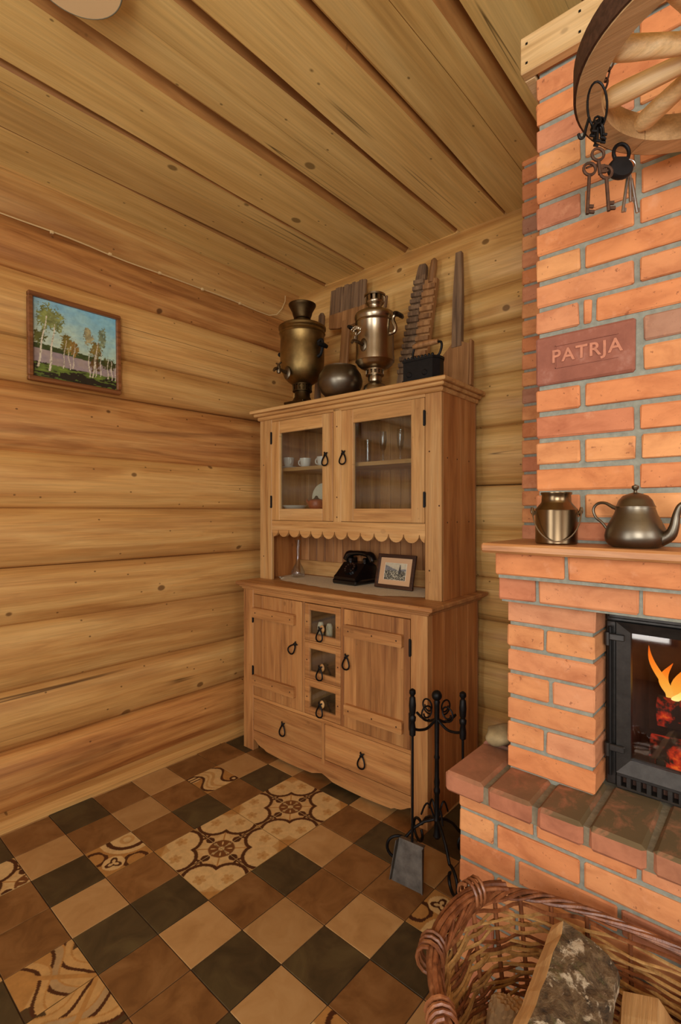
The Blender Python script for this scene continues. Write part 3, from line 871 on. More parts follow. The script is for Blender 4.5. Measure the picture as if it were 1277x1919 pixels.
# ------------------------------------------------------------------ cast iron stove insert
stove = empty('stove_insert', (0, 1.57, 0.665), 0, 'black cast iron stove insert with glazed door and burning fire', 'stove')
def smesh(name, mb, mat, parent=None, smooth=False, angle=None):
    mb.v = [(x, y - 1.57, z - 0.665) for x, y, z in mb.v]
    return mb.build(name, mat, parent or stove, smooth, angle)
fx = 0.380
mb = MB()
mb.box(-fx, fx, 1.575, 1.61, 1.128, 1.172, 0.004).box(-fx, -0.352, 1.575, 1.61, 0.668, 1.13, 0.004).box(0.352, fx, 1.575, 1.61, 0.668, 1.13, 0.004)
mb.box(-0.372, 0.372, 1.568, 1.58, 1.138, 1.162, 0.003)
smesh('frame', mb, M['cast'])
# vent grille with rectangular slots
mb = MB(); mb.box(-0.352, 0.352, 1.570, 1.60, 0.699, 0.711, 0.002).box(-0.352, 0.352, 1.570, 1.60, 0.666, 0.673, 0.002)
x = -0.352
while x < 0.35:
    mb.box(x, x + 0.0115, 1.571, 1.60, 0.672, 0.700, 0.001); x += 0.0243
smesh('vent_grille', mb, M['cast'])
# door: bevelled frame around the glass
dx0, dx1, dz0, dz1 = -0.350, 0.350, 0.713, 1.130
gx0, gx1, gz0, gz1 = -0.318, 0.318, 0.748, 1.100
o4 = [(dx0, dz0), (dx1, dz0), (dx1, dz1), (dx0, dz1)]; i4 = [(gx0, gz0), (gx1, gz0), (gx1, gz1), (gx0, gz1)]
vs = [(x, 1.560, z) for x, z in o4] + [(x, 1.578, z) for x, z in i4] + [(x, 1.60, z) for x, z in i4] + [(x, 1.60, z) for x, z in o4]
m4 = [(dx0 + .006, dz0 + .006), (dx1 - .006, dz0 + .006), (dx1 - .006, dz1 - .006), (dx0 + .006, dz1 - .006)]
fs = []
for a in range(4):
    b = (a + 1) % 4
    fs += [(a, b, 4 + b, 4 + a), (4 + a, 4 + b, 8 + b, 8 + a), (8 + a, 8 + b, 12 + b, 12 + a), (12 + a, 12 + b, b, a)]
door = smesh('door', MB().add(vs, fs), M['cast'])
pane = smesh('glass_pane', MB().box(gx0 - .005, gx1 + .005, 1.586, 1.590, gz0 - .005, gz1 + .005), M['stoveglass'], door)
for z in (1.088, 0.780):
    mb = MB(); mb.box(-0.378, -0.328, 1.552, 1.562, z - 0.009, z + 0.009, 0.002); mb.tube([(-0.371, 1.553, z - 0.024), (-0.371, 1.553, z + 0.012)], 0.007, 8)
    smesh('hinge', mb, M['cast'], door)
mb = MB(); mb.tube([(-0.366, 1.563, 0.70), (-0.366, 1.563, 1.115)], 0.0055, 8); smesh('hinge_rod', mb, M['castdark'], door)
mb = MB(); mb.tube([(0.335, 1.555, 0.90), (0.335, 1.52, 0.905), (0.335, 1.515, 0.96)], 0.008, 8); smesh('door_handle', mb, M['steel'], door, True)
# firebox
mb = MB()
mb.box(-0.36, 0.36, 1.60, 2.0, 0.668, 0.70); mb.box(-0.36, 0.36, 1.60, 2.0, 1.15, 1.17)
mb.box(-0.37, -0.345, 1.60, 2.0, 0.668, 1.17); mb.box(0.345, 0.37, 1.60, 2.0, 0.668, 1.17); mb.box(-0.36, 0.36, 1.98, 2.02, 0.668, 1.17)
smesh('firebox', mb, M['soot'])
mb = MB(); mb.box(-0.34, 0.34, 1.625, 1.64, 0.70, 0.722, 0.003)
for x in (-0.255, 0.0, 0.255): mb.box(x - .012, x + .012, 1.622, 1.64, 0.70, 0.752, 0.004)
smesh('log_guard', mb, M['cast'])
# ash ledge
vs = []; fs = []; ar = random.Random(8); n = 36
for j in range(7):
    for i in range(n + 1):
        h = 0.006 + 0.010 * ar.random() if 0 < j < 6 and 0 < i < n else 0.0
        vs.append((-0.33 + 0.66 * i / n, 1.60 + 0.022 * j / 6 * 1.0, 0.7005 + h))
for j in range(6):
    for i in range(n):
        a = j * (n + 1) + i; fs.append((a, a + 1, a + n + 2, a + n + 1))
ash = smesh('ash', MB().add(vs, fs), M['ash'], None, True, 180); ash['kind'] = 'stuff'

def rough_log(name, p0, p1, r, mat, label, cat, group=None, seed=1, sides=12):
    rr = random.Random(seed); p0, p1 = Vector(p0), Vector(p1); n = 8
    offs = [rr.uniform(0.82, 1.15) for _ in range(sides)]
    d = (p1 - p0); t = d.normalized(); a = t.orthogonal().normalized(); b = t.cross(a); vs = []; fs = []
    for i in range(n + 1):
        for k in range(sides):
            th = 2 * math.pi * k / sides; q = r * offs[k] * rr.uniform(0.94, 1.06)
            vs.append(p0 + d * (i / n) + (a * math.cos(th) + b * math.sin(th)) * q - p0)
    for i in range(n):
        for k in range(sides):
            l = (k + 1) % sides; fs.append((i * sides + k, i * sides + l, (i + 1) * sides + l, (i + 1) * sides + k))
    fs.append(tuple(range(sides - 1, -1, -1))); fs.append(tuple(n * sides + k for k in range(sides)))
    o = MB().add(vs, fs).build(name, mat, None, True, 60); o.location = p0
    return tag(o, label, cat, group)
rough_log('burning_log', (-0.29, 1.70, 0.748), (0.26, 1.71, 0.750), 0.040, M['ember'], 'lower glowing log lying on the stove grate', 'firewood', 'logs in the fire', 1)
rough_log('burning_log', (-0.27, 1.86, 0.750), (0.27, 1.865, 0.750), 0.042, M['ember'], 'glowing log at the back of the stove fire', 'firewood', 'logs in the fire', 2)
rough_log('burning_log', (-0.285, 1.775, 0.842), (0.2, 1.79, 0.845), 0.042, M['ember'], 'charred log lying on top under the flames in the stove', 'firewood', 'logs in the fire', 3)
fire = empty('fire', (0, 1.77, 0.86), 0, 'orange flames rising from the logs behind the stove glass', 'fire')
def flame(x, y, z, h, w, lean, mat, seed):
    rr = random.Random(seed); n = 12; sides = 10; vs = []; fs = []
    for i in range(n + 1):
        t = i / n
        r = w * (math.sin(math.pi * min(1, (t * 0.86 + 0.14))) ** 0.9) * (1 - t * 0.35) if i < n else 0.0005
        cx = x + lean * t * t + 0.012 * math.sin(t * 5 + seed); cy = y + 0.01 * math.sin(t * 4 + seed * 2)
        for k in range(sides):
            th = 2 * math.pi * k / sides
            vs.append((cx + r * math.cos(th), cy - 1.77 + r * 0.55 * math.sin(th), z - 0.86 + h * t))
    for i in range(n):
        for k in range(sides):
            l = (k + 1) % sides; fs.append((i * sides + k, i * sides + l, (i + 1) * sides + l, (i + 1) * sides + k))
    fs.append(tuple(range(sides - 1, -1, -1)))
    MB().add(vs, fs).build('flame', mat, fire, True, 180)
for i, a in enumerate(((-0.268, 1.77, 0.875, 0.155, 0.014, -0.036, 'flame'), (-0.262, 1.79, 0.88, 0.10, 0.016, 0.004, 'flame'), (-0.215, 1.78, 0.86, 0.15, 0.034, 0.012, 'flame'),
                       (-0.228, 1.76, 0.87, 0.06, 0.014, 0.0, 'flamecore'), (-0.17, 1.80, 0.86, 0.19, 0.04, 0.02, 'flame'), (-0.10, 1.78, 0.86, 0.16, 0.045, -0.02, 'flame'),
                       (-0.03, 1.79, 0.86, 0.2, 0.05, 0.02, 'flame'), (0.06, 1.78, 0.86, 0.17, 0.04, -0.02, 'flame'), (0.13, 1.79, 0.86, 0.13, 0.035, 0.02, 'flame'), (-0.12, 1.75, 0.86, 0.08, 0.03, 0.0, 'flamecore'))):
    flame(*a[:6], M[a[6]], i + 1)
# ------------------------------------------------------------------ the hutch cabinet (local frame: x along the front, y into the depth)
CA = R(1.5); W = 1.275
O2 = Vector((-1.20 - W * math.cos(CA), 1.955 - W * math.sin(CA), 0))
CM4 = Matrix.Translation(O2) @ Matrix.Rotation(CA, 4, 'Z')
def cw(x, y, z): return CM4 @ Vector((x, y, z))        # cabinet-local to world
hutch = empty('hutch_cabinet', O2, CA, 'two-part pine hutch cabinet with glazed upper doors and drawers', 'cabinet')
def hp(name, mb, mat, parent=None, smooth=False, angle=None):
    return mb.build(name, mat, parent or hutch, smooth, angle)
B = 0.003
lz, lx = M['low_z'], M['low_x']; cz, cx_ = M['cab_z'], M['cab_x']; SY = M['side_y']
D = 0.53; ZT = 0.966
# ---- base carcass
for xa, xb in ((0.0, 0.088), (1.187, W)):
    hp('post', MB().box(xa, xb, 0.0, 0.045, 0.0, ZT, B), lz)
for xa in (0.0, W - 0.022):
    n = 4; ys = [0.046, 0.16, 0.29, 0.41, D]
    side = hp('side_panel', MB().box(xa, xa + 0.016 if xa == 0 else W - 0.003, 0.046, D, 0.03, ZT), SY)
    if xa > 0:
        for a, b in zip(ys[:-1], ys[1:]):
            hp('plank', MB().box(W - 0.012, W - 0.001, a, b - 0.0015, 0.0, ZT, 0.0015), SY, side)
hp('back_panel', MB().box(0.0, W, D - 0.012, D, 0.05, ZT), M['inner'])
hp('bottom_panel', MB().box(0.02, W - 0.025, 0.03, D - 0.012, 0.07, 0.085), M['inner'])
hp('middle_panel', MB().box(0.02, W - 0.025, 0.02, D - 0.012, 0.318, 0.332), M['inner'])
hp('rail', MB().box(0.088, 1.187, 0.0, 0.03, 0.939, ZT, B), lx)
hp('rail', MB().box(0.088, 1.187, 0.0, 0.03, 0.3155, 0.3345, B), lx)
for xa, xb, za, zb in ((0.497, 0.5125, 0.334, 0.939), (0.7695, 0.789, 0.334, 0.939), (0.637, 0.657, 0.10, 0.3155)):
    hp('mullion', MB().box(xa, xb, 0.0, 0.03, za, zb, 0.002), lz)
for xa in (0.4975, 0.772):
    hp('partition', MB().box(xa, xa + 0.012, 0.03, D - 0.012, 0.332, 0.94), M['inner'])
for z in (0.732, 0.5275):
    hp('drawer_rail', MB().box(0.5125, 0.7695, 0.002, 0.03, z - 0.0035, z + 0.0035), lx)
    hp('drawer_shelf', MB().box(0.512, 0.77, 0.03, D - 0.012, z - 0.004, z + 0.004), M['inner'])
# scalloped apron under the long drawers
top = [(0.088, 0.122), (1.187, 0.122)]
bot = []
for i in range(61):
    t = i / 60; x = 0.088 + 1.099 * t
    s = abs(t - 0.5) * 2          # 0 centre .. 1 post
    if s < 0.07: z = 0.046 - 0.010 * (s / 0.07)
    elif s < 0.80: z = 0.026 - 0.008 * math.sin((s - 0.07) / 0.73 * math.pi) + 0.010 * (1 - min(1, (s - 0.07) / 0.06))
    else: z = 0.026 + 0.045 * ((s - 0.80) / 0.2) ** 0.7 - 0.012 * math.sin((s - 0.80) / 0.2 * math.pi) ** 2
    bot.append((x, z))
n = len(bot); vs = []; fs = []
for y in (0.004, 0.026):
    for x, z in bot: vs.append((x, y, z))
    for x, z in bot: vs.append((x, y, 0.122))
for i in range(n - 1):
    fs += [(i, i + 1, n + i + 1, n + i), (2 * n + i, 3 * n + i, 3 * n + i + 1, 2 * n + i + 1), (i, 2 * n + i, 2 * n + i + 1, i + 1), (n + i, n + i + 1, 3 * n + i + 1, 3 * n + i)]
fs += [(0, n, 3 * n, 2 * n), (n - 1, 3 * n - 1, 4 * n - 1, 2 * n - 1)]
hp('apron', MB().add(vs, fs), lx)

# ---- drop handle: knotted iron pear ring
def handle_mesh():
    mb = MB(); pts = []
    for i in range(22):
        th = 2 * math.pi * i / 22
        r = 0.019 + 0.012 * (-math.cos(th) * 0.5 + 0.5) ** 1.0
        x = math.sin(th) * (0.020 - 0.010 * math.cos(th)); z = -0.034 + 0.030 * math.cos(th)
        pts.append((x, -0.010 - 0.004 * (1 - math.cos(th)), z))
    mb.tube(pts, 0.0043, 6, True)
    for a in (0.6, 2.2, 3.7, 5.3):
        mb.tube([(0, -0.010, 0.0), (0.007 * math.cos(a), -0.012, 0.007 * math.sin(a)), (0.016 * math.cos(a), -0.008, 0.016 * math.sin(a))], [0.0055, 0.005, 0.003], 6)
    mb.ball((0, -0.012, 0), 0.007, 8, 6); mb.tube([(0, 0.002, 0), (0, -0.012, 0)], 0.004, 6)
    return mb.mesh('handle', M['iron'], True, 60)
HM = handle_mesh()
def handle(parent, x, y, z, tilt=0.0, sc=1.0):
    o = link('handle', HM, parent, (x, y, z), (0, tilt, 0)); o.scale = (sc, 1, sc); return o
def hinge(parent, x, y, z0, z1):
    mb = MB(); mb.tube([(x, y - 0.003, z0), (x, y - 0.003, z1)], 0.0055, 8); mb.box(x - 0.007, x + 0.007, y - 0.003, y + 0.001, z0 + .004, z1 - .004)
    hp('hinge', mb, M['iron'], parent)
NAIL = MB().ball((0, 0, 0), 0.0042, 8, 5, (1, 0.4, 1)).mesh('nail', M['rust'])
def nails(parent, pts, y):
    for x, z in pts: link('nail', NAIL, parent, (x, y, z))

# ---- base doors: upright planks with two battens
def base_door(xa, xb, cuts, hx, tilt, hinge_x, bat):
    door = hp('door', MB().box(xa, xb, 0.010, 0.022, 0.337, 0.936), lz)
    xs = [xa] + cuts + [xb]
    for a, b in zip(xs[:-1], xs[1:]):
        hp('plank', MB().box(a + .0005, b - .0005, 0.000, 0.011, 0.337, 0.936, 0.0012), lz, door)
    for z0, z1 in ((0.803, 0.862), (0.403, 0.462)):
        vs, fs = [], []
        hp('batten', MB().prism([(bat[0], z0), (bat[1] - 0.004, z0), (bat[1], z0 + 0.006), (bat[1], z1 - 0.006), (bat[1] - 0.004, z1), (bat[0], z1), (bat[0] - 0.004, z1 - 0.006), (bat[0] - 0.004, z0 + 0.006)], 'Y', -0.021, 0.0005), lx, door)
        zm = (z0 + z1) / 2
        nails(door, [(bat[0] + 0.025, zm), ((bat[0] + bat[1]) / 2, zm), (bat[1] - 0.03, zm)], -0.0215)
    handle(door, hx, 0.0, 0.70, tilt)
    for z0, z1 in ((0.768, 0.848), (0.43, 0.51)): hinge(door, hinge_x, 0.0, z0, z1)
base_door(0.0905, 0.4945, [0.17, 0.33, 0.41], 0.452, R(38), 0.0885, (0.104, 0.45))
base_door(0.7915, 1.1845, [0.87, 0.96, 1.08, 1.15], 0.815, 0.0, 1.186, (0.81, 1.152))
# ---- three small drawers with glazed fronts
for zc0, zc1 in ((0.737, 0.934), (0.5325, 0.727), (0.3385, 0.522)):
    xa, xb = 0.5145, 0.7675; f = 0.034
    dr = hp('drawer', MB().box(xa, xa + f, 0.0, 0.02, zc0, zc1, 0.002).box(xb - f, xb, 0.0, 0.02, zc0, zc1, 0.002)
            .box(xa + f, xb - f, 0.001, 0.02, zc1 - f, zc1, 0.002).box(xa + f, xb - f, 0.001, 0.02, zc0, zc0 + f * 1.1, 0.002), lx)
    hp('glass_pane', MB().box(xa + f - .004, xb - f + .004, 0.011, 0.014, zc0 + f, zc1 - f + .004), M['glass'], dr)
    hp('drawer_box', MB().box(xa + 0.012, xa + 0.02, 0.02, 0.4, zc0 + .01, zc1 - .05).box(xb - 0.02, xb - 0.012, 0.02, 0.4, zc0 + .01, zc1 - .05)
       .box(xa + 0.012, xb - 0.012, 0.392, 0.4, zc0 + .01, zc1 - .05).box(xa + 0.012, xb - 0.012, 0.02, 0.4, zc0 + .008, zc0 + .016), M['inner'], dr)
    hp('handle_block', MB().ball((0, 0, 0), 0.019, 12, 8, (0.8, 0.5, 1.1), Matrix.Translation((0.639, 0.004, zc0 + 0.072))), cx_, dr, True)
    handle(dr, 0.639, -0.004, zc0 + 0.075)
    nails(dr, [(xa + f / 2, (zc0 + zc1) / 2), (xb - f / 2, (zc0 + zc1) / 2)], -0.0005)
# ---- two long drawers
for xa, xb, hx in ((0.0905, 0.6345, 0.352), (0.6595, 1.1845, 0.912)):
    dr = hp('drawer', MB().box(xa, xb, 0.001, 0.022, 0.125, 0.313, 0.003), lx)
    hp('drawer_box', MB().box(xa + .02, xb - .02, 0.022, 0.4, 0.13, 0.30), M['inner'], dr)
    handle(dr, hx, 0.001, 0.232)
# ---- countertop
hp('countertop', MB().box(-0.042, W + 0.04, -0.032, 0.565, 0.986, 1.008, 0.005), lx)
hp('moulding', MB().box(-0.024, W + 0.022, -0.018, 0.555, 0.976, 0.987, 0.004).box(-0.010, W + 0.010, -0.008, 0.545, 0.964, 0.977, 0.003), lx)
# ---- upper part
UY = 0.14; UA, UB = -0.010, 1.270; UD = 0.515; ZB, ZU = 1.008, 2.0
for xa, xb in ((UA, 0.098), (1.181, UB)):
    hp('upper_post', MB().box(xa, xb, UY, UY + 0.022, ZB, ZU, B), cz)
    nails(hutch, [((xa + xb) / 2 - 0.02, z) for z in (1.15, 1.72)] + [(xb - 0.012, 1.46)], UY - 0.0003)
for xa in (UA, UB - 0.02):
    side = hp('upper_side_panel', MB().box(xa + (0.0 if xa < 0 else 0.002), xa + (0.018 if xa < 0 else 0.014), UY + 0.022, UD, ZB, ZU), SY)
    if xa > 0:
        ys = [UY + 0.0225, UY + 0.20, UD]
        for a, b in zip(ys[:-1], ys[1:]):
            hp('plank', MB().box(UB - 0.007, UB - 0.0005, a, b - 0.001, ZB, ZU, 0.001), SY, side)
        for y in (UY + .06, UY + .16, UY + .29):
            for z in (1.38, 1.69): link('nail', NAIL, side, (UB - 0.0005, y, z), (0, 0, R(90)))
hp('centre_post', MB().box(0.598, 0.655, UY, UY + 0.022, 1.372, ZU, B), cz)
nails(hutch, [(0.626, z) for z in (1.40, 1.51, 1.90)], UY - 0.0003)
hp('upper_rail', MB().box(0.098, 1.181, UY, UY + 0.022, 1.984, 2.0, 0.002), cx_)
# scalloped valance
n_sc = 12; pts = []
xa, xb = 0.098, 1.181; w = (xb - xa) / n_sc; rad = w * 0.48
vs = []; fs = []
seg = []
x = xa - w * 0.35
poly = [(xb, 1.374), (xa, 1.374)]
pb = []
k = 0
NS = 8
for i in range(n_sc + 1):
    c = xa - w * 0.35 + w * i + w / 2
    for j in range(NS + 1):
        th = math.pi * j / NS
        px = c - rad * math.cos(th); pz = 1.318 - rad * 0.95 * math.sin(th)
        if xa <= px <= xb: pb.append((px, pz))
pb = [(xa, 1.318)] + pb + [(xb, 1.318)]
n = len(pb)
for y in (UY + 0.001, UY + 0.018):
    vs += [(px, y, pz) for px, pz in pb]; vs += [(px, y, 1.374) for px, pz in pb]
for i in range(n - 1):
    fs += [(i, i + 1, n + i + 1, n + i), (2 * n + i, 3 * n + i, 3 * n + i + 1, 2 * n + i + 1), (i, 2 * n + i, 2 * n + i + 1, i + 1), (n + i, n + i + 1, 3 * n + i + 1, 3 * n + i)]
fs += [(0, n, 3 * n, 2 * n), (n - 1, 3 * n - 1, 4 * n - 1, 2 * n - 1)]
hp('valance', MB().add(vs, fs), cx_)
# back boards, each a tongue-and-groove plank
nb = 17; bw = (UB - UA - 0.036) / nb
for i in range(nb):
    a = UA + 0.018 + bw * i
    hp('back_board', MB().box(a + 0.0012, a + bw - 0.0012, UD - 0.024, UD - 0.012, 1.10, ZU, 0.003), M['back_b'])
hp('back_rail', MB().box(UA + .018, UB - .02, UD - 0.034, UD - 0.012, ZB, 1.102, 0.002), cx_)
hp('back_panel', MB().box(UA, UB, UD - 0.0115, UD, ZB, ZU), M['inner'])
hp('cupboard_floor', MB().box(UA + .018, UB - .02, UY + 0.0225, UD - 0.024, 1.374, 1.440), cx_)
hp('cupboard_top', MB().box(UA + .018, UB - .02, UY + 0.0225, UD - 0.024, 1.98, 2.0), cx_)
hp('shelf', MB().box(UA + .018, UB - .02, UY + 0.05, UD - 0.024, 1.678, 1.70, 0.002), cx_)
# glazed doors
def glazed_door(xa, xb, ga, gb, hx, hgx):
    za, zb, g0, g1 = 1.377, 1.982, 1.447, 1.908
    door = empty('door', parent=hutch)
    hp('door_stile', MB().box(xa, ga, UY - 0.002, UY + 0.022, za, zb, 0.002), cz, door)
    hp('door_stile', MB().box(gb, xb, UY - 0.002, UY + 0.022, za, zb, 0.002), cz, door)
    hp('door_rail', MB().box(ga, gb, UY - 0.0015, UY + 0.021, g1, zb, 0.002), cx_, door)
    hp('door_rail', MB().box(ga, gb, UY - 0.0015, UY + 0.021, za, g0, 0.002), cx_, door)
    hp('glass_pane', MB().box(ga - .003, gb + .003, UY + 0.012, UY + 0.015, g0 - .003, g1 + .003), M['glass'], door)
    handle(door, hx, UY - 0.002, 1.752, 0.0, 1.0)
    for z0, z1 in ((1.845, 1.92), (1.452, 1.528)): hinge(door, hgx, UY - 0.002, z0, z1)
glazed_door(0.0995, 0.5965, 0.168, 0.519, 0.552, 0.098)
glazed_door(0.6565, 1.1795, 0.741, 1.104, 0.680, 1.180)
# cornice in three steps
CT = 2.060
hp('cornice', MB().box(UA - 0.045, UB + 0.045, UY - 0.052, UD + 0.02, 2.040, CT, 0.004).box(UA - 0.028, UB + 0.028, UY - 0.034, UD + 0.012, 2.022, 2.041, 0.006)
   .box(UA - 0.012, UB + 0.012, UY - 0.014, UD + 0.006, 1.999, 2.023, 0.006), cx_)
# ------------------------------------------------------------------ things standing on top of the hutch
def thing(name, x, y, z, label, cat, rz=0.0, group=None):
    return empty(name, cw(x, y, z), CA + rz, label, cat, group)
ZTOP = CT + 0.0005

# tall brass samovar
s1 = thing('samovar', 0.337, 0.165, ZTOP, 'tall tarnished brass samovar with a flared dark crown', 'samovar', group='samovars on the hutch')
MB().box(-0.078, 0.078, -0.078, 0.078, 0.0, 0.014, 0.003).build('base', M['brassdark'], s1)
MB().lathe([(0.062, 0.0145), (0.055, 0.03), (0.046, 0.045), (0.046, 0.078)]).build('stem', M['brassdark'], s1, True)
mb = MB()
for k in range(18):
    th = 2 * math.pi * k / 18
    mb.box(-0.0045, 0.0045, -0.002, 0.002, 0.078, 0.115, 0, Matrix.Rotation(th, 4, 'Z') @ Matrix.Translation((0, 0.055, 0)))
mb.lathe([(0.05, 0.076), (0.058, 0.077), (0.058, 0.083), (0.05, 0.084)]).lathe([(0.05, 0.112), (0.059, 0.113), (0.059, 0.121), (0.05, 0.122)])
mb.build('gallery', M['brassdark'], s1, True)
MB().lathe([(0.03, 0.08), (0.048, 0.118), (0.062, 0.122), (0.085, 0.137), (0.106, 0.160), (0.121, 0.195), (0.129, 0.240), (0.131, 0.290), (0.130, 0.340), (0.128, 0.398), (0.131, 0.404), (0.131, 0.41)], 40).build('body', M['brass'], s1, True)
MB().lathe([(0.131, 0.4105), (0.137, 0.418), (0.132, 0.426), (0.132, 0.434), (0.140, 0.442), (0.140, 0.454), (0.126, 0.464), (0.06, 0.472), (0.046, 0.474)], 40).build('rim', M['brass'], s1, True)
MB().lathe([(0.046, 0.4745), (0.054, 0.482), (0.054, 0.489), (0.044, 0.494), (0.044, 0.503), (0.050, 0.509), (0.050, 0.516), (0.056, 0.53), (0.060, 0.548), (0.076, 0.578), (0.081, 0.586), (0.081, 0.592), (0.072, 0.592), (0.05, 0.56), (0.04, 0.52)], 32).build('crown', M['brassdark'], s1, True)
tap = MB().tube([(0, -0.118, 0.165), (0, -0.15, 0.168), (0, -0.185, 0.172), (0, -0.215, 0.170), (0, -0.228, 0.155)], [0.013, 0.010, 0.009, 0.009, 0.007], 10)
tap.lathe([(0.011, 0.150), (0.013, 0.160), (0.011, 0.19), (0.008, 0.196)], 10, Matrix.Translation((0, -0.19, 0)))
tap.tube([(-0.02, -0.19, 0.208), (0, -0.19, 0.200), (0.02, -0.19, 0.208)], 0.005, 8)
tap.tube([(0, -0.19, 0.19), (0, -0.19, 0.205)], 0.004, 8)
tap.ball((0, -0.125, 0.165), 0.026, 10, 6, (1, 0.35, 1.5))
tap.build('tap', M['nickeldark'], s1, True)
for s in (-1, 1):
    h = MB().tube([(s * 0.126, 0, 0.345), (s * 0.152, 0, 0.356), (s * 0.163, 0, 0.335), (s * 0.158, 0, 0.305), (s * 0.148, 0, 0.275), (s * 0.128, 0, 0.265)], [0.011, 0.009, 0.009, 0.009, 0.009, 0.012], 8)
    h.tube([(s * 0.160, -0.035, 0.322), (s * 0.164, 0, 0.322), (s * 0.160, 0.035, 0.322)], [0.012, 0.015, 0.012], 8)
    h.build('handle', M['castdark'], s1, True)

# smaller nickel samovar
s2 = thing('samovar', 0.812, 0.24, ZTOP, 'shorter nickel-plated samovar with a pierced crown and black-gripped handles', 'samovar', group='samovars on the hutch')
MB().lathe([(0.066, 0.0), (0.068, 0.012), (0.064, 0.03), (0.058, 0.052), (0.044, 0.062), (0.034, 0.075), (0.037, 0.092), (0.034, 0.108)], 32).build('base', M['nickel'], s2, True)
mb = MB()
for k in range(14):
    th = 2 * math.pi * k / 14
    mb.box(-0.0055, 0.0055, -0.002, 0.002, 0.108, 0.136, 0, Matrix.Rotation(th, 4, 'Z') @ Matrix.Translation((0, 0.046, 0)))
mb.lathe([(0.034, 0.106), (0.049, 0.107), (0.049, 0.114), (0.04, 0.115)], 32).lathe([(0.04, 0.132), (0.050, 0.133), (0.050, 0.141), (0.04, 0.142)], 32)
mb.build('gallery', M['nickel'], s2, True)
MB().lathe([(0.025, 0.11), (0.040, 0.138), (0.058, 0.142), (0.078, 0.152), (0.094, 0.166), (0.098, 0.176), (0.106, 0.182), (0.1065, 0.20), (0.104, 0.222), (0.1025, 0.30), (0.102, 0.385), (0.104, 0.388)], 44).build('body', M['nickel'], s2, True)
MB().lathe([(0.104, 0.3885), (0.108, 0.393), (0.104, 0.399), (0.110, 0.412), (0.112, 0.425), (0.106, 0.438), (0.096, 0.444), (0.082, 0.452), (0.05, 0.456), (0.039, 0.457)], 44).build('rim', M['nickel'], s2, True)
mb = MB()
mb.lathe([(0.039, 0.4575), (0.044, 0.464), (0.036, 0.470), (0.036, 0.482), (0.040, 0.488)], 32)
mb.lathe([(0.047, 0.496), (0.050, 0.500), (0.050, 0.508), (0.046, 0.509)], 32).lathe([(0.052, 0.533), (0.058, 0.536), (0.058, 0.545), (0.050, 0.546)], 32)
mb.lathe([(0.040, 0.4885), (0.046, 0.497)], 32)
for k in range(12):
    th = 2 * math.pi * k / 12
    mb.box(-0.007, 0.007, -0.0018, 0.0018, 0.506, 0.536, 0, Matrix.Rotation(th, 4, 'Z') @ Matrix.Translation((0, 0.0505, 0)))
mb.build('crown', M['nickel'], s2, True)
tap = MB().tube([(0, -0.1, 0.250), (0, -0.13, 0.252), (0, -0.16, 0.255), (0, -0.19, 0.25), (0, -0.2, 0.236)], [0.011, 0.009, 0.008, 0.008, 0.006], 10)
tap.ball((0, -0.104, 0.25), 0.02, 10, 6, (1.1, 0.4, 1.8)); tap.tube([(0, -0.165, 0.25), (0, -0.165, 0.282)], 0.0055, 8)
tap.build('tap', M['nickeldark'], s2, True)
mb = MB()                                   # ornate openwork tap key
for i in range(5):
    a = -0.9 + i * 0.45
    mb.tube([(0.028 * math.sin(a) + 0.009 * math.cos(t), -0.165, 0.302 + 0.022 * math.cos(a) + 0.009 * math.sin(t)) for t in [k * 0.785 for k in range(8)]], 0.0034, 6, True)
mb.tube([(-0.03, -0.165, 0.300), (0, -0.165, 0.284), (0.03, -0.165, 0.300)], 0.0045, 6)
mb.build('tap_key', M['nickel'], s2, True)
for s in (-1, 1):
    h = MB().tube([(s * 0.100, 0, 0.318), (s * 0.128, 0, 0.320), (s * 0.134, 0, 0.345), (s * 0.118, 0, 0.385), (s * 0.130, 0, 0.405), (s * 0.146, 0, 0.402)], [0.012, 0.010, 0.010, 0.010, 0.009, 0.009], 8)
    h.build('handle', M['nickel'], s2, True)
    MB().tube([(s * 0.152, -0.04, 0.400), (s * 0.155, -0.02, 0.402), (s * 0.155, 0.02, 0.402), (s * 0.152, 0.04, 0.400)], [0.009, 0.013, 0.013, 0.009], 10).build('grip', M['bakelite'], s2, True)

bw_ = thing('metal_bowl', 0.612, 0.185, ZTOP, 'round dark metal bowl sitting between the two samovars', 'bowl')
MB().lathe([(0.055, 0.0), (0.075, 0.006), (0.104, 0.035), (0.124, 0.075), (0.1265, 0.098), (0.117, 0.135), (0.100, 0.160), (0.093, 0.170), (0.093, 0.176), (0.088, 0.176), (0.088, 0.168), (0.1, 0.145), (0.116, 0.098), (0.1, 0.04), (0.05, 0.012), (0.0002, 0.01)], 40).build('bowl', M['pewter'], bw_, True)

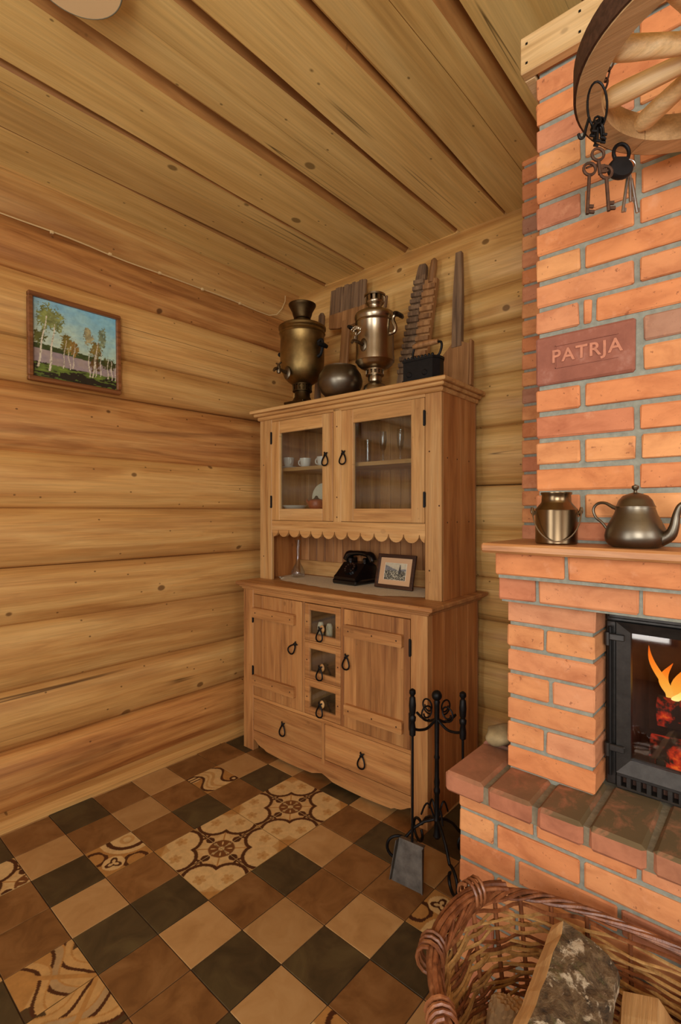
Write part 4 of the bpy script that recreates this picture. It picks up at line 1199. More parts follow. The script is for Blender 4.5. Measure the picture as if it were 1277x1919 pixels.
# charcoal iron
ir = thing('charcoal_iron', 1.165, 0.165, ZTOP, 'black charcoal iron with a bent strap and wooden grip', 'iron')
prof = [(-0.095, -0.055), (0.075, -0.055), (0.098, -0.02), (0.098, 0.02), (0.075, 0.055), (-0.095, 0.055)]
MB().prism(prof, 'Z', 0.0, 0.010).prism([(x * 0.95, y * 0.93) for x, y in prof], 'Z', 0.010, 0.098).build('body', M['ironblack'], ir)
MB().prism([(x * 0.99, y * 0.99) for x, y in prof], 'Z', 0.0985, 0.110).build('lid', M['ironblack'], ir)
for i in range(9):
    MB().ball((0, 0, 0), 0.0075, 8, 6, (1, 1, 1.1), Matrix.Translation((-0.08 + 0.019 * i, -0.05, 0.113))).build('crest', M['ironblack'], ir, True)
for x in (-0.055, 0.03):
    MB().lathe([(0.010, 0.0), (0.014, 0.004), (0.010, 0.008)], 14, Matrix.Translation((x, -0.0505, 0.035)) @ Matrix.Rotation(R(90), 4, 'X')).build('air_vent', M['castdark'], ir, True)
MB().tube([(-0.062, 0, 0.108), (-0.066, 0, 0.15), (-0.056, 0, 0.182)], 0.006, 8).build('bracket', M['iron'], ir, True)
MB().tube([(0.05, 0, 0.110), (0.078, 0, 0.122), (0.092, 0, 0.155), (0.090, 0, 0.178), (0.074, 0, 0.184)], 0.006, 8).build('bracket', M['iron'], ir, True)
MB().tube([(-0.064, 0, 0.184), (-0.045, 0, 0.186), (0.0, 0, 0.188), (0.05, 0, 0.187), (0.074, 0, 0.185)], [0.011, 0.014, 0.015, 0.014, 0.011], 12).build('grip', M['peel'], ir, True)

# old wooden tools leaning against the log wall (built upright, then tilted back)
def lean(name, x, y0, label, cat, ang=0.085, side=0.0, group='wooden tools leaning on the wall'):
    o = empty(name, cw(x, y0, ZTOP), 0, label, cat, group)
    o.rotation_euler = (-ang, side, CA)
    return o
p1 = lean('bread_peel', 0.40, 0.445, 'upturned wooden bread peel with a split comb-like end', 'peel', 0.10)
MB().box(-0.032, 0.032, -0.012, 0.012, 0.003, 0.59, 0.005).build('handle', M['peel'], p1)
MB().prism([(-0.140, 0.560), (-0.06, 0.545), (0.06, 0.545), (0.145, 0.56), (0.147, 0.65), (-0.143, 0.65)], 'Y', -0.010, 0.010).build('blade', M['peel'], p1)
pr_ = random.Random(4); x = -0.143
while x < 0.135:
    w = pr_.uniform(0.016, 0.034); w = min(w, 0.147 - x)
    h = 0.822 + pr_.uniform(-0.006, 0.006)
    MB().box(x, x + w - 0.0012, -0.0095 + pr_.uniform(-.001, .001), 0.0095, 0.645, h, 0.0015).build('tine', M['oldwood'], p1); x += w

def ribbed(name, x, label, wbot, wtop, h, handle_h, side, mat, ribs, seed):
    o = lean(name, x, 0.44, label, 'laundry bat', 0.115, side)
    MB().prism([(-wbot / 2, 0.003), (wbot / 2, 0.003), (wtop / 2, h), (-wtop / 2, h)], 'Y', -0.008, 0.018).build('board', mat, o)
    rr = random.Random(seed); n = ribs
    for i in range(n):
        z0 = 0.15 + (h - 0.17) * i / n; dz = (h - 0.17) / n
        w = wbot + (wtop - wbot) * z0 / h + rr.uniform(-0.003, 0.003)
        MB().prism([(-0.008, z0 + dz * 0.02), (-0.021, z0 + dz * 0.10), (-0.026, z0 + dz * 0.62), (-0.008, z0 + dz * 0.72)], 'X', -w / 2, w / 2).build('rib', mat, o)
    if handle_h > 0:
        MB().lathe([(0.018, h - 0.02), (0.020, h + handle_h * 0.5), (0.018, h + handle_h - 0.012), (0.008, h + handle_h)], 14).build('handle', M['peel'], o, True)
    else:
        MB().prism([(-wtop / 2, h), (wtop / 2, h), (wtop * 0.42, h + 0.05), (wtop * 0.3, h + 0.065), (-wtop * 0.3, h + 0.065), (-wtop * 0.42, h + 0.05)], 'Y', -0.008, 0.018).build('handle', mat, o)
    return o
ribbed('ribbed_laundry_bat', 0.855, 'dark weathered ribbed laundry bat without a round handle', 0.105, 0.062, 0.725, 0.0, R(6.3), M['oldwood'], 15, 1)
ribbed('ribbed_laundry_bat', 0.945, 'paler ribbed laundry bat with a round handle at the top', 0.082, 0.078, 0.68, 0.12, R(5.0), M['peel'], 12, 2)
p2 = lean('wooden_shovel', 1.20, 0.43, 'brown wooden shovel standing on its blade at the right cabinet end', 'shovel', 0.12, R(-2.2))
MB().prism([(-0.085, 0.003), (0.085, 0.003), (0.088, 0.235), (0.03, 0.262), (-0.03, 0.262), (-0.088, 0.205)], 'Y', -0.009, 0.009).build('blade', M['peel'], p2)
MB().box(0.078, 0.092, -0.026, 0.0095, 0.01, 0.255, 0.003).build('blade_edge', M['peel'], p2)
MB().prism([(-0.028, 0.24), (0.028, 0.24), (0.027, 0.52), (0.017, 0.775), (-0.016, 0.775), (-0.028, 0.52)], 'Y', -0.013, 0.013).build('handle', M['oldwood'], p2)
stk = lean('wooden_stick', 0.185, 0.455, 'rounded wooden stick end poking up behind the brass samovar', 'stick', 0.08)
MB().lathe([(0.022, 0.003), (0.024, 0.4), (0.022, 0.665), (0.012, 0.685)], 12).build('shaft', M['oldwood'], stk, True)
stk = lean('wooden_fork', 0.672, 0.455, 'two-pronged wooden tip poking up behind the nickel samovar crown', 'fork', 0.09)
MB().box(-0.014, 0.014, -0.01, 0.01, 0.003, 0.56, 0.004).build('shaft', M['oldwood'], stk)
for sx in (-1, 1): MB().prism([(sx * 0.004, 0.55), (sx * 0.03, 0.60), (sx * 0.034, 0.665), (sx * 0.024, 0.662), (sx * 0.016, 0.61), (-sx * 0.004, 0.57)], 'Y', -0.007, 0.007).build('prong', M['oldwood'], stk)

# ------------------------------------------------------------------ things inside and on the hutch
ZS = 1.7005
CUPM = None
def cup(x, y, z, label, rz=0.0, r=0.036, h=0.058):
    o = thing('coffee_cup', x, y, z, label, 'cup', rz, 'white cups on the left shelf')
    MB().lathe([(r * 0.62, 0.0), (r * 0.7, 0.003), (r * 0.86, h * 0.35), (r * 0.97, h * 0.8), (r, h), (r * 0.93, h), (r * 0.8, h * 0.35), (r * 0.6, 0.006), (0.0002, 0.006)], 24).build('bowl', M['white'], o, True)
    MB().tube([(-r * 0.9, 0, h * 0.82), (-r * 1.35, 0, h * 0.85), (-r * 1.6, 0, h * 0.62), (-r * 1.45, 0, h * 0.35), (-r * 0.85, 0, h * 0.25)], 0.0042, 8).build('handle', M['white'], o, True)
    return o
cup(0.115, 0.27, ZS + 0.0125, 'white coffee cup standing on a saucer, half hidden by the door stile', R(150))
sc = thing('saucer', 0.115, 0.27, ZS, 'white saucer under the leftmost cup', 'saucer')
MB().lathe([(0.028, 0.0), (0.032, 0.002), (0.06, 0.010), (0.062, 0.012), (0.055, 0.012), (0.03, 0.006), (0.0002, 0.006)], 28).build('dish', M['white'], sc, True)
cup(0.262, 0.27, ZS, 'white coffee cup alone in the middle of the left shelf')
cup(0.405, 0.27, ZS, 'white coffee cup nearest the black handle on the left shelf')
def flute(x, y, label, h=0.16, r=0.02, wavy=False):
    o = thing('champagne_flute', x, y, ZS, label, 'glass', 0, 'glasses on the right shelf')
    MB().lathe([(0.026, 0.0), (0.026, 0.002), (0.006, 0.006), (0.005, h * 0.32), (r * 0.75, h * 0.45), (r, h * 0.72), (r * 0.9, h), (r * 0.84, h), (r * 0.93, h * 0.72), (r * 0.68, h * 0.46), (0.0002, h * 0.36)], 20).build('glass', M['clear'], o, True)
def tumbler(x, y, label, h=0.13, r=0.02):
    o = thing('tall_glass', x, y, ZS, label, 'glass', 0, 'glasses on the right shelf')
    MB().lathe([(r * 0.8, 0.0), (r * 0.82, 0.002), (r, h), (r * 0.93, h), (r * 0.76, 0.008), (0.0002, 0.008)], 20).build('glass', M['clear'], o, True)
tumbler(0.735, 0.28, 'plain straight glass, leftmost of three behind the right glazed door')
flute(0.838, 0.28, 'slim champagne flute, middle of three behind the right glazed door', 0.168)
flute(0.950, 0.28, 'slim champagne flute, rightmost of three behind the right glazed door', 0.172)
ZF = 1.4405
pl = thing('plate', 0.232, 0.476, ZF, 'pale plate standing upright at the cupboard back behind the red teapot', 'plate')
MB().lathe([(0.0002, 0.0), (0.06, 0.0), (0.085, 0.012), (0.086, 0.015), (0.06, 0.004), (0.0002, 0.004)], 32, Matrix.Translation((0, -0.006, 0.087)) @ Matrix.Rotation(R(82), 4, 'X')).build('dish', M['cream'], pl, True)
tp = thing('clay_teapot', 0.372, 0.25, ZF, 'small red clay teapot on the cupboard floor', 'teapot')
MB().lathe([(0.03, 0.0), (0.042, 0.006), (0.052, 0.03), (0.046, 0.055), (0.03, 0.064), (0.0002, 0.066)], 24).build('body', M['clay'], tp, True)
MB().lathe([(0.02, 0.0655), (0.012, 0.072), (0.008, 0.082), (0.0002, 0.086)], 16).build('lid', M['castdark'], tp, True)
MB().tube([(-0.045, 0, 0.03), (-0.07, 0, 0.045), (-0.08, 0, 0.062)], [0.011, 0.008, 0.006], 8).build('spout', M['clay'], tp, True)
MB().tube([(0.042, 0, 0.05), (0.072, 0, 0.05), (0.07, 0, 0.025), (0.045, 0, 0.018)], 0.005, 8).build('handle', M['clay'], tp, True)
ds = thing('white_dish', 0.190, 0.25, ZF, 'low white dish beside the red teapot', 'dish')
MB().lathe([(0.05, 0.0), (0.055, 0.002), (0.080, 0.026), (0.082, 0.028), (0.076, 0.028), (0.052, 0.008), (0.0002, 0.008)], 28).build('bowl', M['white'], ds, True)
for i, (x, l) in enumerate(((0.566, 'small cream jar at the left of the top glazed drawer'), (0.628, 'small cream jar behind the handle of the top glazed drawer'), (0.712, 'small cream jar at the right of the top glazed drawer'))):
    j = thing('spice_jar', x, 0.075, 0.7535, l, 'jar', 0, 'jars in the top drawer')
    MB().lathe([(0.016, 0.0), (0.018, 0.004), (0.018, 0.055), (0.013, 0.068), (0.010, 0.072), (0.0002, 0.073)], 16).build('jar', M['cream'], j, True)

ZC1 = 1.0085
# lace runner with scalloped edge
n = 90; vs = []; fs = []
def runner_edge(t):
    x = 0.03 + 1.125 * t
    y = 0.165 - 0.085 * math.sin(min(1, t * 1.35) * math.pi * 0.5) + 0.012 * abs(math.sin(t * 34)) + (0.10 * max(0, t - 0.82) / 0.18 if t > 0.82 else 0)
    return x, y
for i in range(n + 1):
    x, y0 = runner_edge(i / n)
    x = min(x, 1.15)
    for j in range(7):
        s = j / 6; y = y0 + (0.44 - y0) * s
        if i < 10: y = max(y, 0.165 + (10 - i) * 0.012 * (1 - s) )
        vs.append((x, y, 0.0012 + 0.0018 * (math.sin(x * 31 + j) * math.sin(y * 27 + 1)) ** 2))
for i in range(n):
    for j in range(6):
        a = i * 7 + j; fs.append((a, a + 7, a + 8, a + 1))
rn = thing('lace_runner', 0, 0, ZC1, 'cream lace runner with a scalloped edge on the countertop', 'runner')
MB().add(vs, fs).build('cloth', M['cream'], rn, True, 180)
ZR = ZC1 + 0.0035
va = thing('glass_vase', 0.148, 0.32, ZR, 'slender clear glass vase at the left end of the niche', 'vase')
MB().lathe([(0.035, 0.0), (0.042, 0.004), (0.046, 0.03), (0.032, 0.062), (0.016, 0.09), (0.012, 0.14), (0.013, 0.19), (0.018, 0.235), (0.0165, 0.235), (0.0115, 0.19), (0.0105, 0.14), (0.0145, 0.09), (0.03, 0.062), (0.043, 0.03), (0.03, 0.008), (0.0002, 0.008)], 24).build('vase', M['clear'], va, True)
# rotary telephone
ph = thing('rotary_telephone', 0.585, 0.255, ZR, 'black rotary telephone on the lace runner', 'telephone', R(-4))
MB().prism([(0.0, 0.006), (0.0, 0.042), (0.02, 0.056), (0.085, 0.118), (0.15, 0.122), (0.185, 0.10), (0.20, 0.05), (0.20, 0.006)], 'X', -0.084, 0.084).build('body', M['bakelite'], ph, True, 20)
MB().box(-0.092, 0.092, -0.008, 0.208, 0.0, 0.028, 0.007).build('base', M['bakelite'], ph)
DT = Matrix.Translation((0, 0.048, 0.090)) @ Matrix.Rotation(R(46), 4, 'X')
dial = MB().lathe([(0.0002, 0.009), (0.018, 0.009), (0.019, 0.0055), (0.041, 0.005), (0.042, 0.0), (0.042, -0.006)], 30, DT).build('dial', M['bakelite'], ph, True)
for k in range(10):
    th = R(-40 + 30 * k)
    MB().lathe([(0.0055, 0.0), (0.0055, 0.0008), (0.0002, 0.0008)], 12, DT @ Matrix.Translation((0.031 * math.cos(th), 0.031 * math.sin(th), 0.0052))).build('finger_hole', M['steel'], dial)
for s in (-1, 1): MB().box(s * 0.055 - 0.012, s * 0.055 + 0.012, 0.10, 0.17, 0.112, 0.148, 0.008).build('cradle', M['bakelite'], ph)
MB().tube([(-0.105, 0.135, 0.128), (-0.085, 0.135, 0.158), (-0.05, 0.135, 0.168), (0, 0.135, 0.172), (0.05, 0.135, 0.168), (0.085, 0.135, 0.158), (0.105, 0.135, 0.128)], [0.026, 0.026, 0.016, 0.014, 0.016, 0.026, 0.026], 14).build('handset', M['bakelite'], ph, True)
# framed photograph leaning back on its strut
def picture_grid(name, w, h, nx, ny, fn, parent, M4):
    vs = []; fs = []; cols = []
    for j in range(ny + 1):
        for i in range(nx + 1):
            u, v = i / nx, j / ny
            vs.append(tuple(M4 @ Vector((w * (u - 0.5), 0, h * v)))); cols.append(fn(u, v))
    for j in range(ny):
        for i in range(nx):
            a = j * (nx + 1) + i; fs.append((a, a + 1, a + nx + 2, a + nx + 1))
    me = bpy.data.meshes.new(name); me.from_pydata(vs, [], fs); me.materials.append(M['print'])
    at_ = me.attributes.new('Col', 'FLOAT_COLOR', 'POINT')
    at_.data.foreach_set('color', np.array([(*c, 1.0) for c in cols], dtype=np.float32).ravel())
    return link(name, me, parent)
_nr = np.random.RandomState(2); _NG = _nr.rand(64, 64)
def vn(x, y):
    xi, yi = math.floor(x), math.floor(y); fx_, fy_ = x - xi, y - yi
    fx_ = fx_ * fx_ * (3 - 2 * fx_); fy_ = fy_ * fy_ * (3 - 2 * fy_)
    g = lambda i, j: _NG[int(i) % 64, int(j) % 64]
    return (g(xi, yi) * (1 - fx_) + g(xi + 1, yi) * fx_) * (1 - fy_) + (g(xi, yi + 1) * (1 - fx_) + g(xi + 1, yi + 1) * fx_) * fy_
def fbm(x, y): return 0.55 * vn(x, y) + 0.3 * vn(x * 2.1 + 5, y * 2.1) + 0.15 * vn(x * 4.3, y * 4.3 + 9)
def photo(u, v):
    if u < 0.02 or u > 0.98 or v < 0.02 or v > 0.98: return lin(226, 214, 190)
    hill = 0.88 - 0.5 * u if u < 0.62 else 0.57 + 0.1 * math.sin((u - 0.62) * 6)
    tree = abs(u - 0.70) < 0.055 * max(0, (0.95 - v)) * 2.2 + 0.006 and 0.4 < v < 0.92
    n = fbm(u * 26, v * 26)
    if tree: return lin(*(3 * [52 + 30 * n]))
    if v > hill + 0.05 * (n - 0.5): return lin(196, 186, 160)
    if v > 0.55: return lin(*(3 * [96 + 50 * n]))
    g = 62 + 130 * (n > 0.52) * n + 40 * n
    return lin(g, g * 0.97, g * 0.85)
pf = empty('photo_frame', cw(0.890, 0.300, ZR), CA, 'dark wooden frame with a small grey landscape photograph leaning in the niche', 'picture frame')
TL = Matrix.Rotation(R(-14), 4, 'X')
fw, fh = 0.245, 0.188
MB().box(-fw / 2, fw / 2, -0.009, 0.009, 0.0, 0.02, 0.003, TL).box(-fw / 2, fw / 2, -0.009, 0.009, fh - 0.02, fh, 0.003, TL).box(-fw / 2, -fw / 2 + 0.02, -0.0095, 0.0085, 0.0, fh, 0.003, TL).box(fw / 2 - 0.02, fw / 2, -0.0095, 0.0085, 0.0, fh, 0.003, TL).build('frame', M['dark_frame'], pf)
MB().box(-fw / 2 + .015, fw / 2 - .015, -0.001, 0.004, 0.015, fh - 0.015, 0, TL).build('mat_board', plain('peach_mat', lin(204, 164, 124), 0.8), pf)
picture_grid('photograph', 0.142, 0.094, 70, 50, photo, pf, TL @ Matrix.Translation((0, -0.002, 0.047)))
MB().box(-0.02, 0.02, 0.0, 0.005, 0.0, 0.14, 0, Matrix.Translation((0, 0.085, 0.0015)) @ Matrix.Rotation(R(20), 4, 'X')).build('strut', M['dark_frame'], pf)
# ------------------------------------------------------------------ left wall: painting and cable
pt = empty('painting', (-2.648, 1.018, 2.045), 0, 'brown framed landscape painting of birch trees on the log wall', 'painting')
pw, phh = 0.436, 0.418
FM = Matrix.Rotation(R(90), 4, 'Z') @ Matrix.Rotation(R(-1.5), 4, 'X')       # local x runs along the wall
for a, b, c, d in ((-pw / 2, pw / 2, 0.0, 0.022), (-pw / 2, pw / 2, phh - 0.022, phh), (-pw / 2, -pw / 2 + 0.022, 0.022, phh - 0.022), (pw / 2 - 0.022, pw / 2, 0.022, phh - 0.022)):
    MB().box(a, b, -0.030, 0.0, c, d, 0.004, FM).build('frame', M['frame_wood'], pt)
_tr = random.Random(6)
TRUNKS = [(0.06, 0.155, 0.13, 0.80, .012), (0.185, 0.245, 0.10, 0.72, .013), (0.34, 0.375, 0.17, 0.55, .007), (0.425, 0.395, 0.17, 0.45, .006), (0.45, 0.48, 0.18, 0.5, .007), (0.66, 0.64, 0.12, 0.45, .009), (0.69, 0.76, 0.12, 0.62, .009), (0.73, 0.74, 0.13, 0.5, .006), (0.79, 0.80, 0.15, 0.5, .006), (0.885, 0.885, 0.14, 0.42, .008), (0.94, 0.93, 0.13, 0.40, .008), (0.98, 0.99, 0.13, 0.36, .006)]
CROWNS = [(0.15, 0.78, 0.12, 0.20, (148, 156, 84)), (0.26, 0.76, 0.11, 0.18, (156, 164, 96)), (0.08, 0.52, 0.09, 0.1, (120, 124, 60)), (0.38, 0.50, 0.09, 0.15, (146, 128, 58)), (0.47, 0.46, 0.06, 0.12, (168, 132, 64)), (0.74, 0.50, 0.10, 0.15, (142, 122, 60)), (0.64, 0.66, 0.07, 0.14, (186, 176, 128)), (0.82, 0.68, 0.06, 0.16, (150, 164, 124)), (0.9, 0.34, 0.12, 0.1, (92, 92, 40)), (0.72, 0.30, 0.08, 0.1, (112, 84, 40))]
def birches(u, v):
    n = fbm(u * 22, v * 22); n2 = fbm(u * 60 + 3, v * 60); n3 = fbm(u * 7, v * 20 + 4)
    c = None
    t = max(0, (v - 0.3) / 0.7)
    sky = [206 - 60 * t + 40 * (n3 - .5) - 20 * u, 208 - 18 * t + 26 * (n3 - .5), 170 + 32 * t + 10 * u]
    c = sky
    if v < 0.435 - 0.05 * u + 0.03 * (n - .5): c = [48 + 30 * n, 58 + 34 * n, 30 + 12 * n]
    if v < 0.37 - 0.06 * u: c = [158 + 30 * (n3 - .5), 142 + 26 * (n3 - .5), 138]
    if v < 0.20 - 0.03 * u + 0.03 * (n - 0.5):
        g = fbm(u * 9, v * 40)
        c = [98 + 80 * (g - .5), 116 + 90 * (g - .5), 48 + 26 * (g - .5)]
        if g < 0.40 or (abs(v - 0.075 + 0.06 * (u - 0.5)) < 0.03 * n * 2 and u > 0.3): c = [42, 36, 24]
    for cx, cy, rx, ry, k in CROWNS:
        d = ((u - cx) / rx) ** 2 + ((v - cy) / ry) ** 2
        if d < 0.10 + 1.9 * (n2 - 0.22) * (0.55 + 0.9 * n):
            sft = 0.52 + 0.62 * n; c = [k[0] * sft, k[1] * sft, k[2] * sft]
    for x0, x1, y0, y1, w in TRUNKS:
        if y0 < v < y1:
            s = (v - y0) / (y1 - y0)
            if abs(u - (x0 + (x1 - x0) * s + 0.006 * math.sin(s * 9))) < w * (1 - 0.6 * s): c = [214 - 50 * (n2 > .62), 204 - 50 * (n2 > .62), 178 - 50 * (n2 > .62)]
    return lin(*[max(8, min(245, q)) for q in c])
picture_grid('canvas', pw - 0.04, phh - 0.04, 150, 140, birches, pt, FM @ Matrix.Translation((0, -0.014, 0.02)))
MB().box(-pw / 2 + .01, pw / 2 - .01, -0.012, -0.002, 0.01, phh - .01, 0, FM).build('backing', M['dark_frame'], pt)

cb_ = empty('wall_cable', (-2.655, 2.28, 2.78), 0, 'thin pale cable clipped along the top of the left log wall', 'cable')
MB().tube([(0.004 * math.sin(i * 1.3), -4.3 + 0.1 * i, 0.004 * math.sin(i * 0.7)) for i in range(44)] + [(0.02, 0.05, 0.01), (0.03, 0.09, 0.06), (0.03, 0.12, 0.12), (0.01, 0.14, 0.17)], 0.0035, 6).build('cable', M['cable'], cb_, True)
for i in range(9):
    MB().box(-0.006, 0.008, -0.008, 0.008, -0.007, 0.007, 0.002, Matrix.Translation((0, -0.25 - 0.28 * i, 0))).build('clip', M['cable'], cb_)

# ------------------------------------------------------------------ mantel: milk can and kettle
ZM = 1.3505
mc = empty('milk_can', (-0.462, 1.41, ZM), R(20), 'small brown metal milk can with a wire bail on the mantel', 'milk can')
MB().lathe([(0.050, 0.0), (0.053, 0.003), (0.053, 0.088), (0.0535, 0.091), (0.050, 0.096), (0.040, 0.108), (0.0375, 0.112), (0.0365, 0.130), (0.0395, 0.134), (0.0395, 0.138), (0.036, 0.138), (0.034, 0.112), (0.048, 0.09), (0.048, 0.006), (0.0002, 0.005)], 40).build('body', M['copper'], mc, True)
for s in (-1, 1):
    MB().tube([(s * 0.0535, 0, 0.078), (s * 0.060, 0, 0.086), (s * 0.061, 0, 0.098)], [0.006, 0.006, 0.003], 8).build('lug', M['copper'], mc, True)
MB().tube([(0.060 * math.cos(math.pi * i / 20), -0.058 * math.sin(math.pi * i / 20) ** 0.7, 0.090 - 0.082 * math.sin(math.pi * i / 20)) for i in range(21)], 0.0018, 6).build('bail', M['steel'], mc, True)
kt = empty('kettle', (-0.272, 1.400, ZM), R(-14), 'squat grey-brown metal kettle with a curved spout on the mantel', 'kettle')
MB().lathe([(0.055, 0.0), (0.066, 0.004), (0.075, 0.014), (0.078, 0.028), (0.074, 0.046), (0.063, 0.068), (0.054, 0.084), (0.049, 0.098), (0.049, 0.102)], 40).build('body', M['pewter'], kt, True)
ld = MB().lathe([(0.050, 0.1025), (0.050, 0.1045), (0.047, 0.108), (0.042, 0.120), (0.031, 0.132), (0.014, 0.138), (0.006, 0.140)], 36).build('lid', M['pewter'], kt, True)
MB().lathe([(0.005, 0.1395), (0.004, 0.145), (0.009, 0.151), (0.009, 0.157), (0.0002, 0.161)], 16).build('knob', M['nickeldark'], ld, True)
MB().tube([(0.066, 0, 0.022), (0.088, 0, 0.034), (0.098, 0, 0.055), (0.103, 0, 0.082), (0.112, 0, 0.104), (0.124, 0, 0.110), (0.130, 0, 0.104)], [0.017, 0.015, 0.012, 0.0095, 0.008, 0.006, 0.004], 12).build('spout', M['pewter'], kt, True)
MB().tube([(-0.047, 0, 0.098), (-0.062, 0, 0.103), (-0.085, 0, 0.114), (-0.108, 0, 0.112), (-0.120, 0, 0.096), (-0.112, 0, 0.075), (-0.095, 0, 0.062), (-0.080, 0, 0.045), (-0.073, 0, 0.034)], [0.006, 0.0055, 0.004, 0.004, 0.004, 0.004, 0.004, 0.004, 0.004], 8).build('handle', M['pewter'], kt, True)

kt.scale = (0.87, 0.87, 0.95)
# stone on the hearth slab
sr = random.Random(9); mb = MB().ball((0, 0, 0.031), 0.05, 16, 10, (0.95, 1.25, 0.62))
mb.v = [(x + 0.006 * math.sin(z * 90 + y * 60), y + 0.005 * math.sin(x * 80), z + 0.004 * math.sin(x * 70 + y * 50)) for x, y, z in mb.v]
zmin = min(p[2] for p in mb.v); mb.v = [(x, y, z - zmin) for x, y, z in mb.v]
o = mb.build('stone', M['stone'], None, True, 180); o.location = (-0.70, 1.60, 0.6665); tag(o, 'greenish rounded stone lying on the hearth corner beside the brick pillar', 'stone')

# ------------------------------------------------------------------ fire tools
TC = Vector((-1.045, 1.775, 0))
ft = empty('fire_tool_stand', TC, 0, 'black wrought iron fire tool stand with scrolled feet', 'stand')
MB().lathe([(0.010, 0.125), (0.016, 0.135), (0.012, 0.15), (0.010, 0.19), (0.014, 0.20), (0.010, 0.21), (0.0095, 0.30), (0.013, 0.31), (0.013, 0.32), (0.0095, 0.33), (0.012, 0.35), (0.0095, 0.37), (0.009, 0.44), (0.012, 0.45), (0.009, 0.46), (0.011, 0.66), (0.013, 0.672), (0.009, 0.68)], 14).build('post', M['iron'], ft, True)
MB().ball((0, 0, 0.697), 0.021, 14, 10).build('finial', M['iron'], ft, True)
def scroll(c, r0, turns, start, n=26, z0=0.0, ang=0.0, sgn=1):
    pts = []
    for i in range(n + 1):
        t = i / n; th = start + sgn * turns * 2 * math.pi * t; r = r0 * (1 - 0.45 * t)
        pts.append((c[0] + math.cos(ang) * r * math.cos(th), c[1] + math.sin(ang) * r * math.cos(th), c[2] + r * math.sin(th)))
    return pts
for ang in (R(208), R(322), R(75), R(150)):
    d = Vector((math.cos(ang), math.sin(ang), 0)); L0 = 0.155
    c = d * L0 + Vector((0, 0, 0.0605))
    pts = [Vector((0, 0, 0.20)) + d * 0.01, Vector((0, 0, 0.185)) + d * 0.05, Vector((0, 0, 0.155)) + d * 0.09] + [Vector(p) for p in scroll(c, 0.054, 0.95, R(120), 22, 0, ang, -1)]
    MB().tube(pts, 0.0062, 8).build('foot', M['iron'], ft, True)
    MB().tube([(d * (0.012 + 0.05 * t) + Vector((0, 0, 0.21 + 0.05 * math.sin(t * 3.1)))) for t in (0, .25, .5, .75, 1)], 0.004, 6).build('leaf_scroll', M['iron'], ft, True)
ARMS = [R(254), R(-10), R(165), R(80)]
for ang in ARMS:
    d = Vector((math.cos(ang), math.sin(ang), 0))
    pts = [d * 0.008 + Vector((0, 0, 0.60)), d * 0.05 + Vector((0, 0, 0.578)), d * 0.09 + Vector((0, 0, 0.580)), d * 0.118 + Vector((0, 0, 0.590))]
    MB().tube(pts, 0.0055, 8).build('arm', M['iron'], ft, True)
    MB().tube(scroll(d * 0.052 + Vector((0, 0, 0.640)), 0.032, 1.3, R(250), 24, 0, ang, 1), 0.0035, 6).build('scroll', M['iron'], ft, True)
def tool(name, label, cat, p):
    o = empty(name, p, 0, label, cat, 'tools on the fire tool stand')
    return o
HP = [(0.006, 0.0), (0.012, 0.005), (0.013, 0.03), (0.010, 0.055), (0.013, 0.062), (0.014, 0.075), (0.009, 0.082), (0.012, 0.09), (0.014, 0.12), (0.0115, 0.15), (0.007, 0.156), (0.013, 0.166), (0.012, 0.178), (0.004, 0.184)]
ps = TC + Vector((math.cos(ARMS[0]), math.sin(ARMS[0]), 0)) * 0.128
sh = tool('ash_shovel', 'small steel ash shovel hanging from the fire tool stand', 'shovel', (ps.x, ps.y, 0.0))
MB().lathe([(r, z + 0.565) for r, z in HP], 12).build('handle', M['iron'], sh, True)
MB().tube([(0, 0, 0.57), (0, 0, 0.35), (0, -0.002, 0.17), (0.0, -0.004, 0.150)], 0.0052, 8).build('shaft', M['iron'], sh, True)
BM = Matrix.Rotation(R(6), 4, 'Z') @ Matrix.Diagonal((0.86, 0.95, 1.0, 1.0))
mb = MB()
vs = [(-0.060, -0.012, 0.160), (0.060, -0.012, 0.160), (0.076, -0.050, 0.010), (-0.076, -0.050, 0.010), (-0.060, 0.010, 0.156), (0.060, 0.010, 0.156), (-0.060, -0.009, 0.155), (0.060, -0.009, 0.155), (0.076, -0.046, 0.010), (-0.076, -0.046, 0.010)]
mb.add([tuple(BM @ Vector(p)) for p in vs], [(0, 1, 2, 3), (6, 9, 8, 7), (0, 4, 5, 1), (0, 3, 9, 6), (1, 7, 8, 2), (3, 2, 8, 9), (4, 6, 7, 5)])
for sx in (-1, 1):
    q = [(sx * 0.060, -0.010, 0.158), (sx * 0.076, -0.047, 0.012), (sx * 0.079, -0.062, 0.016), (sx * 0.063, -0.034, 0.158)]
    mb.add([tuple(BM @ Vector(p)) for p in q] + [tuple(BM @ Vector((p[0] + sx * 0.003, p[1], p[2]))) for p in q], [(0, 1, 2, 3), (4, 7, 6, 5), (0, 4, 5, 1), (1, 5, 6, 2), (2, 6, 7, 3), (3, 7, 4, 0)])
mb.build('blade', M['shovel'], sh)
pp = TC + Vector((math.cos(ARMS[1]), math.sin(ARMS[1]), 0)) * 0.128
pk = tool('fire_poker', 'black iron poker hanging from the stand beside the hearth', 'poker', (pp.x, pp.y, 0.0))
MB().lathe([(r, z + 0.565) for r, z in HP], 12).build('handle', M['iron'], pk, True)
MB().tube([(0, 0, 0.57), (0, 0, 0.3), (0, 0, 0.10), (0.0, 0, 0.05)], [0.0052, 0.005, 0.005, 0.002], 8).build('shaft', M['iron'], pk, True)
MB().tube([(0, 0, 0.12), (0.012, 0.0, 0.105), (0.03, 0.0, 0.11)], [0.005, 0.004, 0.002], 8).build('hook', M['iron'], pk, True)

